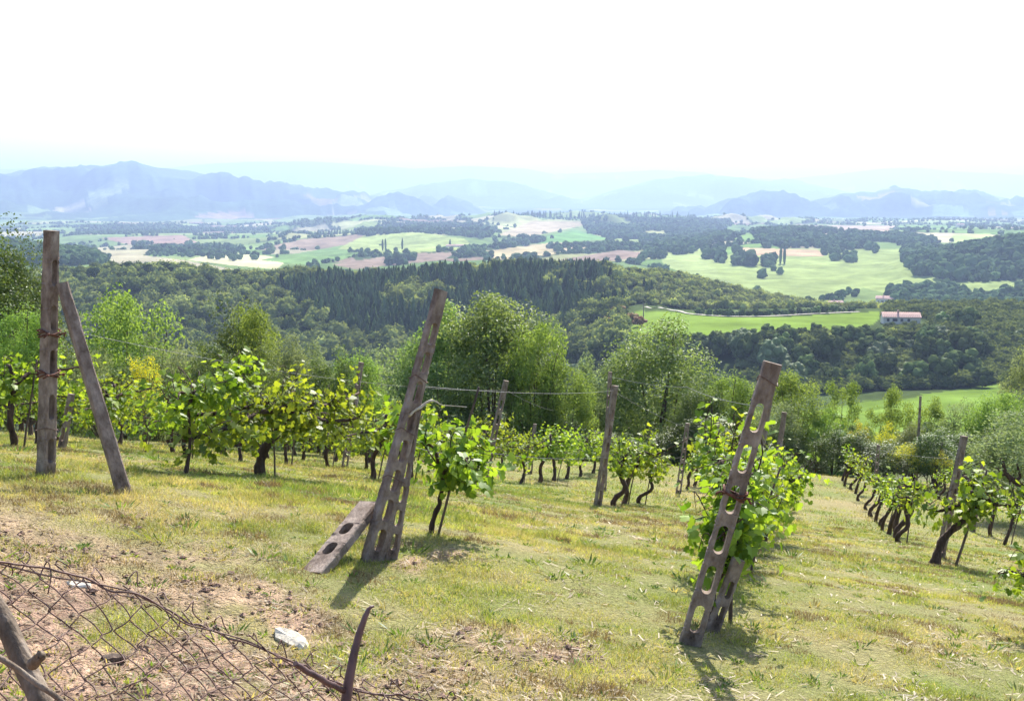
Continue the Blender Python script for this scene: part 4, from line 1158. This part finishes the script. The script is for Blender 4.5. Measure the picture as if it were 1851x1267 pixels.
def scatter(seed, n, region, label, group, wh, vs, lim=None, mind=5.0):
    """region: list of (px0, px1, y0, y1)"""
    rg = random.Random(seed); pts = []
    tries = 0
    while len(pts) < n and tries < n * 40:
        tries += 1
        px0, px1, y0, y1 = rg.choice(region)
        px = rg.uniform(px0, px1); y = math.exp(rg.uniform(math.log(y0), math.log(y1))); x = (px - 925.5) / F_PX / CP * y
        if any((x - a) ** 2 + (y - b) ** 2 < mind ** 2 for a, b in pts): continue
        w = rg.uniform(*wh); h = w * rg.uniform(.8, 1.25)
        z = Hs(x, y)
        if lim is not None:
            qx, qy = project(x, y, z + h)
            l = np.interp(qx, *lim)
            if y > 480 and y < 560 and 1575 < qx < 1680: continue
            if qy < l:
                h2 = h * .6; qx, qy = project(x, y, z + h2)
                if qy < l: continue
                h = h2; w *= .7
        pts.append((x, y))
        mid_tree(x, y, w, h, rg.choice(vs), label, group)
    return pts
L1 = ([-100, 100, 250, 500, 700, 900, 1100, 1300, 1420, 1500, 1851], [560, 570, 560, 600, 600, 600, 650, 660, 700, 725, 725])
scatter(1, 60, [(-60, 700, 60, 170), (700, 1380, 60, 170)], 'green tree on the steep bank between vineyard and wooded valley', 'trees on the bank below the vineyard', (5, 9), [0, 1, 2, 3, 4, 5, 6], L1, 4)
scatter(2, 16, [(1380, 1900, 60, 120)], 'small tree between the vineyard end and the bright lower field', 'small trees above the lower field', (3.5, 6), [0, 3, 5, 6], ([1380, 1500, 1530, 1600, 1740, 1851], [720, 730, 765, 762, 752, 715]), 4)
scatter(3, 85, [(60, 1000, 260, 470)], 'rounded tree in the dark valley wood below the pine hill', 'trees in the valley wood', (7, 12), [0, 1, 2, 3, 4, 6], ([0, 500, 1000, 1200], [560, 590, 600, 600]), 6)
scatter(4, 130, [(1360, 1780, 400, 503), (1000, 1200, 430, 500), (1200, 1420, 460, 506), (1640, 1851, 470, 540)], 'dark tree on the shaded slope under the white house field', 'trees on the shaded slope', (8, 14), [0, 1, 2, 3, 4, 0, 3, 6], ([1000, 1150, 1240, 1400, 1560, 1640, 1660, 1851], [590, 600, 602, 585, 580, 598, 585, 590]), 6)
scatter(5, 7, [(1680, 1760, 500, 560), (1560, 1700, 555, 590)], 'bushy tree standing around the long white house', 'trees around the long white house', (9, 13), [0, 1, 5], ([1500, 1585, 1590, 1665, 1670, 1780], [550, 550, 556, 556, 548, 560]), 7)
for (px, py) in [(1088, 575), (1112, 572), (1128, 580), (1143, 583), (1105, 592), (1086, 606), (1072, 622), (1155, 590), (1096, 590), (1120, 568)]:
    x, y = ground_hit(px, py, 380)
    mid_tree(x, y, 7, 5.5, 7, 'copper leaved shrub on the bank left of the bright hilltop field', 'copper shrubs left of the hilltop field', 'copper_shrub', 'shrub')

# woods too many to count: merged low detail crowns
def wood(name, pts, protos_, label, m='far_leaf'):
    """pts rows: x, y, z, w, h, rot, proto, r, g, b"""
    mb = MB(); A_ = np.array(pts)
    for k, (v, f) in enumerate(protos_):
        S_ = A_[A_[:, 6] == k]
        if not len(S_): continue
        c, s = np.cos(S_[:, 5])[:, None], np.sin(S_[:, 5])[:, None]
        X = (v[None, :, 0] * c - v[None, :, 1] * s) * S_[:, 3:4] + S_[:, 0:1]
        Y = (v[None, :, 0] * s + v[None, :, 1] * c) * S_[:, 3:4] + S_[:, 1:2]
        Z = v[None, :, 2] * S_[:, 4:5] + S_[:, 2:3]
        V = np.stack([X, Y, Z], -1).reshape(-1, 3)
        F_ = (f[None] + np.arange(len(S_))[:, None, None] * len(v)).reshape(-1, f.shape[1])
        mb.add(V, F_, 0, 0, np.repeat(S_[:, 7:10], len(v), 0))
    o = link(name, mb.mesh(name, [M[m]]))
    return tag(o, label, 'woods', kind='stuff')
def blob(seed, sub, amp=.5, tris=0):
    rng = np.random.default_rng(seed)
    if sub >= 2:
        v, f0 = ICO[1]; V = []; f = []
        for i in range(9):
            d = rng.normal(0, 1, 3); d /= np.linalg.norm(d); d[2] = abs(d[2]) * 1.2 - .35
            s_ = rng.uniform(.13, .24)
            f.append(f0 + len(v) * i); V.append(v * (1 + rng.normal(0, .17, (len(v), 1))) * s_ + d * .29 + [0, 0, .5])
        V = np.concatenate(V); f = np.concatenate(f)
    else:
        v, f = ICO[sub]
        k = 1 + amp * fbm(v[:, 0] * 2.6 + seed, v[:, 1] * 2.6 + v[:, 2] * 2.1 + 3, seed, 3) * 2 + rng.normal(0, .10, len(v))
        V = v * k[:, None] * np.array([.5, .5, .5]) + [0, 0, .47]
    V[:, 2] = np.maximum(V[:, 2], -.05)
    if tris:
        d = rng.normal(0, 1, (tris, 3)); d /= np.linalg.norm(d, axis=1)[:, None]; d[:, 2] = np.abs(d[:, 2]) * 1.2 - .3
        P = d * rng.uniform(.42, .58, (tris, 1)) + [0, 0, .5]
        q = rng.normal(0, .055, (tris, 3, 3)); T = (P[:, None] + q).reshape(-1, 3)
        f = np.r_[f, np.arange(3 * tris).reshape(-1, 3) + len(V)]; V = np.r_[V, T]
    return V, f
def pine(seed, tiers=5, n=9):
    rng = np.random.default_rng(seed); V = []; F_ = []
    for t in range(tiers):
        z0 = .12 + t * .8 / tiers; r = .5 * (1 - t / tiers) + .06
        off = rng.uniform(0, 6)
        for i in range(n):
            a = off + i * 2 * PI / n; rr_ = r * rng.uniform(.7, 1.25)
            b = len(V)
            V += [(0, 0, z0 + .26), (rr_ * math.cos(a - .42), rr_ * math.sin(a - .42), z0 + rng.normal(0, .02)), (rr_ * math.cos(a + .42), rr_ * math.sin(a + .42), z0 + rng.normal(0, .02))]
            F_.append((b, b + 1, b + 2))
    return np.array(V), np.array(F_)
def world_pts(n, px0, px1, y0, y1, seed):
    rng = np.random.default_rng(seed)
    y = np.sqrt(rng.uniform(y0 ** 2, y1 ** 2, n)); px = rng.uniform(px0, px1, n)
    x = (px - 925.5) / F_PX / CP * y
    z = H(x, y); qx, qy = project(x, y, z)
    return rng, x, y, z, qx, qy
BR = [blob(s, 2, .55, 90) for s in range(6)]; PN = [pine(s) for s in range(5)]; FAR = [blob(20 + s, 1, .7, 20) for s in range(5)]
CYP = [(lambda v, f: (v * np.array([.30, .30, 1]), f))(*blob(40 + s, 1, .3)) for s in range(3)]
PINE_POLY = [(520, 515), (640, 512), (720, 507), (900, 492), (1060, 494), (1130, 510), (1160, 540), (1110, 565), (1000, 610), (860, 640), (720, 640), (600, 590), (520, 560)]
rng, x, y, z, qx, qy = world_pts(37500, -380, 1620, 470, 985, 11)
pl = (y < 655) & (y > 492) & (qx > 1135)
isp = in_poly(qx + fbm(x / 40, y / 40, 5, 3) * 160, qy + fbm(x / 40, y / 40, 6, 3) * 110, PINE_POLY) & (y < 850) & (fbm(x / 35, y / 35, 9, 2) < .10)
fr = rng.uniform(0, 1, len(x))
keep = ~pl & ((isp & (fr < .95)) | (~isp & (fr < .28))) & ~((y < 520) & (fr > .2))
rows_ = []
shrubland = (qx > 1120) & ~isp
for i in np.nonzero(keep)[0]:
    if isp[i]:
        h = rng.uniform(5, 13); w = h * rng.uniform(.36, .62); c = np.array((.05, .08, .036)) * rng.uniform(.5, 2.2)
        rows_.append((x[i], y[i], z[i] - .3, w, h, rng.uniform(0, 6), rng.integers(0, 5) + 6, *c))
    else:
        w = rng.uniform(6, 11) if not shrubland[i] else rng.uniform(4, 8); h = w * rng.uniform(.75, 1.1)
        lt = np.clip(rng.normal(.35, .3) + (.3 if shrubland[i] else 0), 0, 1); c = np.array((.045, .07, .022)) * (1 - lt) + np.array((.235, .28, .09)) * lt
        c = c * rng.uniform(.9, 1.7)
        rows_.append((x[i], y[i], z[i] - .3, w, h, rng.uniform(0, 6), rng.integers(0, 6), *c))
# undergrowth between the trees of the shaded slope and the valley
for (n_, p0, p1, ya, yb, sd) in ((2600, 1340, 1900, 395, 506, 14), (1500, 980, 1240, 400, 500, 15), (900, 1600, 1900, 500, 620, 16), (3500, -400, 1000, 230, 480, 17), (700, 1800, 1900, 300, 420, 18)):
    rng, x, y, z, qx, qy = world_pts(n_, p0, p1, ya, yb, sd)
    for i in range(len(x)):
        if y[i] > 492 and 1135 < qx[i] < 1600: continue
        hz = 1575 < qx[i] < 1680 and 500 < y[i] < 565
        if hz and y[i] > 536: continue
        if in_poly(qx[i:i+1], qy[i:i+1], POLY_LOWFIELD)[0]: continue
        w = rng.uniform(4, 8) * (.55 if hz else 1); lt = rng.uniform(0, .6); c = np.array((.05, .075, .026)) * (1 - lt) + np.array((.21, .26, .085)) * lt
        rows_.append((x[i], y[i], z[i] - .2, w, w * rng.uniform(.6, .9), rng.uniform(0, 6), rng.integers(0, 6), *c))
# extra shrubs on the sunny right spur and the edge of the pine wood
rng, x, y, z, qx, qy = world_pts(5200, 1100, 1560, 660, 960, 12)
for i in range(len(x)):
    if in_poly(qx[i:i+1], qy[i:i+1], PINE_POLY)[0]: continue
    w = rng.uniform(3, 6.5); lt = rng.uniform(0, 1); c = np.array((.07, .10, .035)) * (1 - lt) + np.array((.19, .22, .09)) * lt
    rows_.append((x[i], y[i], z[i] - .2, w, w * rng.uniform(.7, 1.1), rng.uniform(0, 6), rng.integers(0, 6), *c))
wood('wooded_hill', rows_, BR + PN, 'dark pine plantation and mixed woods covering the hill across the valley')
# valley woods, hedgerows and cypress lines
rows_ = []
def addfar(x, y, z, w, h, c, rng, cyp=False):
    rows_.append((x, y, z - .3, w, h, rng.uniform(0, 6), (rng.integers(0, 3) + 5) if cyp else rng.integers(0, 5), *(np.array(c) * rng.uniform(1.2, 3.0))))
rng, x, y, z, qx, qy = world_pts(110000, -260, 2080, 980, 5200, 13)
idv, bd = fields(x, y); hh = hash2(np.floor(idv * 7919), np.floor(idv * 97), 3)
wn_ = fbm(x / 700, y / 700, 83, 3)
infield = np.zeros(len(x), bool)
for poly, ya, yb, c in PHOTO_FIELDS: infield |= (y > ya) & (y < yb) & in_poly(qx, qy, poly)
hedge = (bd < 9) & (hh < .9) & ~infield
wd = (wn_ > .19) & ~infield & (rng.uniform(0, 1, len(x)) < .55)
solo = (rng.uniform(0, 1, len(x)) < .0015)
for i in np.nonzero(hedge | wd | solo)[0]:
    w = rng.uniform(4, 11)
    addfar(x[i], y[i], z[i], w, w * rng.uniform(.8, 1.2), (.045, .075, .03), rng)
WOODS = [  # polygons of ground in the photograph, trees per attempt
    ([(1625, 448), (1700, 430), (1851, 424), (2000, 424), (2000, 500), (1760, 508), (1660, 500), (1630, 475)], 1000, 1750, 9000, 9, 15),
    ([(1350, 412), (1420, 405), (1560, 425), (1700, 432), (1660, 455), (1540, 452), (1380, 448)], 1500, 2700, 3500, 9, 14),
    ([(1480, 452), (1500, 450), (1548, 462), (1545, 476), (1480, 470)], 1100, 2600, 900, 9, 13),
    ([(1270, 455), (1308, 452), (1306, 482), (1272, 482)], 1000, 2600, 500, 10, 15),
    ([(1325, 455), (1362, 455), (1360, 482), (1325, 480)], 1000, 2600, 600, 12, 18),
    ([(1376, 460), (1402, 462), (1398, 484), (1376, 482)], 1000, 2400, 300, 10, 14),
    ([(1372, 500), (1412, 495), (1412, 518), (1365, 518)], 900, 1700, 260, 10, 16),
    ([(640, 418), (700, 405), (860, 408), (905, 412), (880, 432), (820, 426), (740, 420), (660, 428)], 2300, 4400, 5200, 10, 16),
    ([(1050, 400), (1110, 393), (1200, 400), (1320, 400), (1320, 412), (1200, 440), (1130, 440), (1060, 420)], 2200, 4400, 6200, 10, 16),
    ([(1180, 440), (1290, 420), (1330, 430), (1260, 450), (1250, 460), (1190, 462)], 1700, 3500, 3000, 10, 16),
    ([(900, 440), (960, 428), (985, 436), (900, 456)], 2000, 4000, 1200, 10, 14),
    ([(985, 447), (1060, 444), (1080, 452), (1000, 456)], 1500, 4000, 900, 10, 14),
    ([(1130, 458), (1200, 456), (1205, 470), (1120, 470)], 1300, 3200, 800, 10, 14),
    ([(240, 440), (330, 446), (420, 448), (480, 470), (420, 472), (250, 458)], 1500, 4500, 2600, 9, 14),
    ([(700, 462), (740, 460), (760, 478), (700, 480)], 1300, 3200, 500, 9, 14),
    ([(0, 430), (130, 440), (200, 455), (200, 478), (90, 480), (0, 470)], 1000, 1600, 5200, 9, 14),
    ([(1600, 530), (1720, 520), (1790, 545), (1851, 520), (2000, 520), (2000, 570), (1700, 560), (1640, 556), (1600, 550)], 850, 1300, 2400, 8, 12),
    ([(1480, 545), (1560, 520), (1640, 538), (1620, 545), (1560, 532), (1500, 550)], 850, 1500, 500, 5, 8),
]
for wi, (poly, ya, yb, n, h0, h1) in enumerate(WOODS):
    pa = np.array(poly)
    rng, x, y, z, qx, qy = world_pts(n, pa[:, 0].min(), pa[:, 0].max(), ya, yb, 100 + wi)
    ok = in_poly(qx, qy, poly)
    ok &= fbm(x / 90, y / 110, 200, 2) > (-.5 if wi in (0, 16) else -.06)
    idx = np.nonzero(ok)[0][:2200]
    for i in idx:
        w = rng.uniform(h0 * .7, h1)
        addfar(x[i], y[i], z[i], w * .95, w, (.04, .068, .03), rng)
rng = np.random.default_rng(33)
for i in range(110):
    px = rng.uniform(890, 1240); y_ = 3880 + rng.normal(0, 25); x_ = (px - 925.5) / F_PX / CP * y_
    addfar(x_, y_, Hs(x_, y_), 13, rng.uniform(16, 30), (.035, .06, .03), rng, True)
for px in (695, 1405, 1412, 700, 395, 405, 730, 815):
    y_ = 1500 if px > 1300 else 2100
    x_ = (px - 925.5) / F_PX / CP * y_
    addfar(x_, y_, Hs(x_, y_), 14, 24, (.035, .06, .03), rng, True)
for px in np.linspace(575, 640, 14): 
    y_ = 3000; x_ = (px - 925.5) / F_PX / CP * y_
    addfar(x_, y_, Hs(x_, y_), 10, 20, (.04, .065, .03), rng, True)
wood('distant_woods', rows_, FAR + CYP, 'hedgerows, cypress lines and woods between the distant valley fields')

# ------------------------------------------------------------------ track and hedge on the hilltop field
def strip(name, pts, w, m, label, lift=.25, kind='structure'):
    pts = np.array(pts, float); P = spline(np.c_[pts, np.zeros(len(pts))], 120)[:, :2]
    t = np.gradient(P, axis=0); t /= np.linalg.norm(t, axis=1)[:, None]; nrm = np.c_[-t[:, 1], t[:, 0]]
    Lp = P + nrm * w / 2; Rp = P - nrm * w / 2
    V = np.r_[np.c_[Lp, H(Lp[:, 0], Lp[:, 1]) + lift], np.c_[Rp, H(Rp[:, 0], Rp[:, 1]) + lift]]
    n = len(P); j = np.arange(n - 1)
    mb = MB(); mb.add(V, np.stack([j, n + j, n + j + 1, j + 1], 1), 0)
    return tag(link(name, mb.mesh(name, [M[m]])), label, kind=kind)
def G(px, y): return ((px - 925.5) / F_PX / CP * y, y)
TRACK = [G(1160, 640), G(1200, 615), G(1280, 588), G(1340, 578), G(1400, 580), G(1470, 590), G(1550, 598)]
strip('farm_track', TRACK, 2.4, 'road', 'white gravel track curving along the far edge of the hilltop field', lift=.45)
TP = spline(np.c_[np.array(TRACK), np.zeros(len(TRACK))], 60)[:, :2]
rgh = random.Random(6)
for i in range(18, 60, 2):
    x, y = TP[i]; y += rgh.uniform(4, 7)
    mid_tree(x, y, rgh.uniform(4, 6.5), rgh.uniform(2.6, 4.5), rgh.choice([0, 1, 3, 5]), 'low bush in the hedge along the white gravel track', 'hedge bushes along the gravel track', 'hedge_bush', 'bush')

# ------------------------------------------------------------------ houses
def house(loc, rz, L, W, Hh, rise, label, wallm='plaster', wins=5, chim=True, name='farmhouse', group=None):
    r = empty(name, loc, rz); tag(r, label, 'house', group)
    mb = MB()
    x0, x1, y0, y1 = -L / 2, L / 2, -W / 2, W / 2
    V = [(x0, y0, -2), (x1, y0, -2), (x1, y1, -2), (x0, y1, -2), (x0, y0, Hh), (x1, y0, Hh), (x1, y1, Hh), (x0, y1, Hh)]
    mb.add(V, [(0, 1, 5, 4), (1, 2, 6, 5), (2, 3, 7, 6), (3, 0, 4, 7)])
    mb.add([(x0, y0, Hh), (x0, y1, Hh), (x0, 0, Hh + rise), (x1, y0, Hh), (x1, y1, Hh), (x1, 0, Hh + rise)], [(0, 2, 1), (3, 4, 5)])
    link('wall', mb.mesh('wall', [M[wallm]]), r)
    e = .5; th = .22
    mb = MB()
    for s in (-1, 1):
        a = (x0 - e, s * (W / 2 + e), Hh - rise * e / (W / 2)); b = (x1 + e, s * (W / 2 + e), Hh - rise * e / (W / 2)); c = (x1 + e, 0, Hh + rise); d = (x0 - e, 0, Hh + rise)
        V = [a, b, c, d] + [(p[0], p[1], p[2] + th) for p in (a, b, c, d)]
        mb.add(V, [(0, 1, 2, 3), (4, 5, 6, 7), (0, 1, 5, 4), (1, 2, 6, 5), (3, 0, 4, 7)])
        n = int(L / .9)
        for i in range(n):  # tile courses
            xx = x0 + (i + .5) * L / n
            add_tube(mb, [(xx, s * (W / 2 + e), Hh - rise * e / (W / 2) + th), (xx, 0, Hh + rise + th)], .12, 5)
    rf = link('roof', mb.mesh('roof', [M['roof']]), r)
    if chim:
        mb = MB(); cx = -L * .08; cy = -W * .12; zt = Hh + rise + 1.1
        mb.add([(cx - .4, cy - .4, Hh), (cx + .4, cy - .4, Hh), (cx + .4, cy + .4, Hh), (cx - .4, cy + .4, Hh), (cx - .4, cy - .4, zt), (cx + .4, cy - .4, zt), (cx + .4, cy + .4, zt), (cx - .4, cy + .4, zt)], [(0, 1, 5, 4), (1, 2, 6, 5), (2, 3, 7, 6), (3, 0, 4, 7), (4, 5, 6, 7)])
        mb.add([(cx - .55, cy - .55, zt + .01), (cx + .55, cy - .55, zt + .01), (cx + .55, cy + .55, zt + .01), (cx - .55, cy + .55, zt + .01), (cx, cy, zt + .4)], [(0, 1, 4, 4), (1, 2, 4, 4), (2, 3, 4, 4), (3, 0, 4, 4)][:0] or [(0, 1, 2, 3)])
        mb.add([(cx - .55, cy - .55, zt + .02), (cx + .55, cy - .55, zt + .02), (cx + .55, cy + .55, zt + .02), (cx - .55, cy + .55, zt + .02), (cx, cy, zt + .45)], [(0, 1, 4), (1, 2, 4), (2, 3, 4), (3, 0, 4)])
        link('chimney', mb.mesh('chimney', [M['roof']]), rf)
    for i in range(wins):
        mb = MB(); cx = x0 + (i + .7) * L / (wins + .4); ww = .65 if i != 1 else 1.2; z0 = Hh * .42; z1 = Hh * .42 + 1.5
        if i == wins - 1: z0 = .1; z1 = 2.2
        y = y0 - .02
        mb.add([(cx - ww, y - .06, z0), (cx + ww, y - .06, z0), (cx + ww, y - .06, z1), (cx - ww, y - .06, z1), (cx - ww, y + .05, z0), (cx + ww, y + .05, z0), (cx + ww, y + .05, z1), (cx - ww, y + .05, z1)], [(0, 1, 2, 3), (0, 1, 5, 4), (1, 2, 6, 5), (2, 3, 7, 6), (3, 0, 4, 7)])
        link('door' if i == wins - 1 else 'window', mb.mesh('opening', [M['shutter']]), r)
    return r
p = at(1627, 586, 545)
house((p[0], p[1], Hs(p[0], p[1]) - .4), R(-9), 18, 8, 4.0, 1.9, 'long low white farmhouse with pink tiled roof beside the hilltop field')
for (px, py, y, L, rz, lab) in [(826, 455, 2050, 38, 5, 'long white farm building in the mid valley fields'), (1594, 537, 1010, 15, -20, 'pinkish farmhouse among trees below the right fields'),
                             (1505, 549, 980, 14, 8, 'small pale farmhouse by the lower road left of the pinkish one'), (365, 404, 4900, 60, 0, 'pale farm building on the plain at the foot of left mountain'),
                             (1722, 412, 3200, 24, 10, 'small hilltop farmhouse among trees at the right skyline'), (1255, 408, 3600, 26, 0, 'tiny farmhouse beside the ridge cypresses'), (470, 412, 4300, 34, 0, 'low pale barn on the left valley plain')]:
    x_ = (px - 925.5) / F_PX / CP * y
    house((x_, y, Hs(x_, y) + .5), R(rz), L, 9, 6, 2.2, lab, wins=4)
# pale trail between the pole and the track: power pole
mb = MB(); x_, y_ = G(1162, 560); z_ = Hs(x_, y_)
add_tube(mb, [(0, 0, -.5), (0, 0, 6), (0, 0, 11)], [.28, .24, .2], 8); add_tube(mb, [(-1.2, 0, 10), (1.2, 0, 10)], .1, 6)
tag(link('power_pole', mb.mesh('power_pole', [M['stake']]), None, (x_, y_, z_)), 'wooden power pole at the left corner of the hilltop field', 'pole')

# ------------------------------------------------------------------ haze
m, N, L = mat('haze'); N.remove(N['Principled BSDF'])
pv = N.new('ShaderNodeVolumePrincipled')
pv.inputs['Color'].default_value = (.455, .595, .91, 1); pv.inputs['Density'].default_value = HAZE_DENSITY; pv.inputs['Anisotropy'].default_value = .3
L.new(pv.outputs[0], N['Material Output'].inputs['Volume'])
mb = MB(); a, b, c0, c1 = -45000, 45000, -420, 700
V = [(a, a, c0), (b, a, c0), (b, b, c0), (a, b, c0), (a, a, c1), (b, a, c1), (b, b, c1), (a, b, c1)]
mb.add(V, [(3, 2, 1, 0), (4, 5, 6, 7), (0, 1, 5, 4), (1, 2, 6, 5), (2, 3, 7, 6), (3, 0, 4, 7)])
tag(link('haze', mb.mesh('haze', [m])), 'pale blue haze fading the far hills', 'haze', kind='stuff')
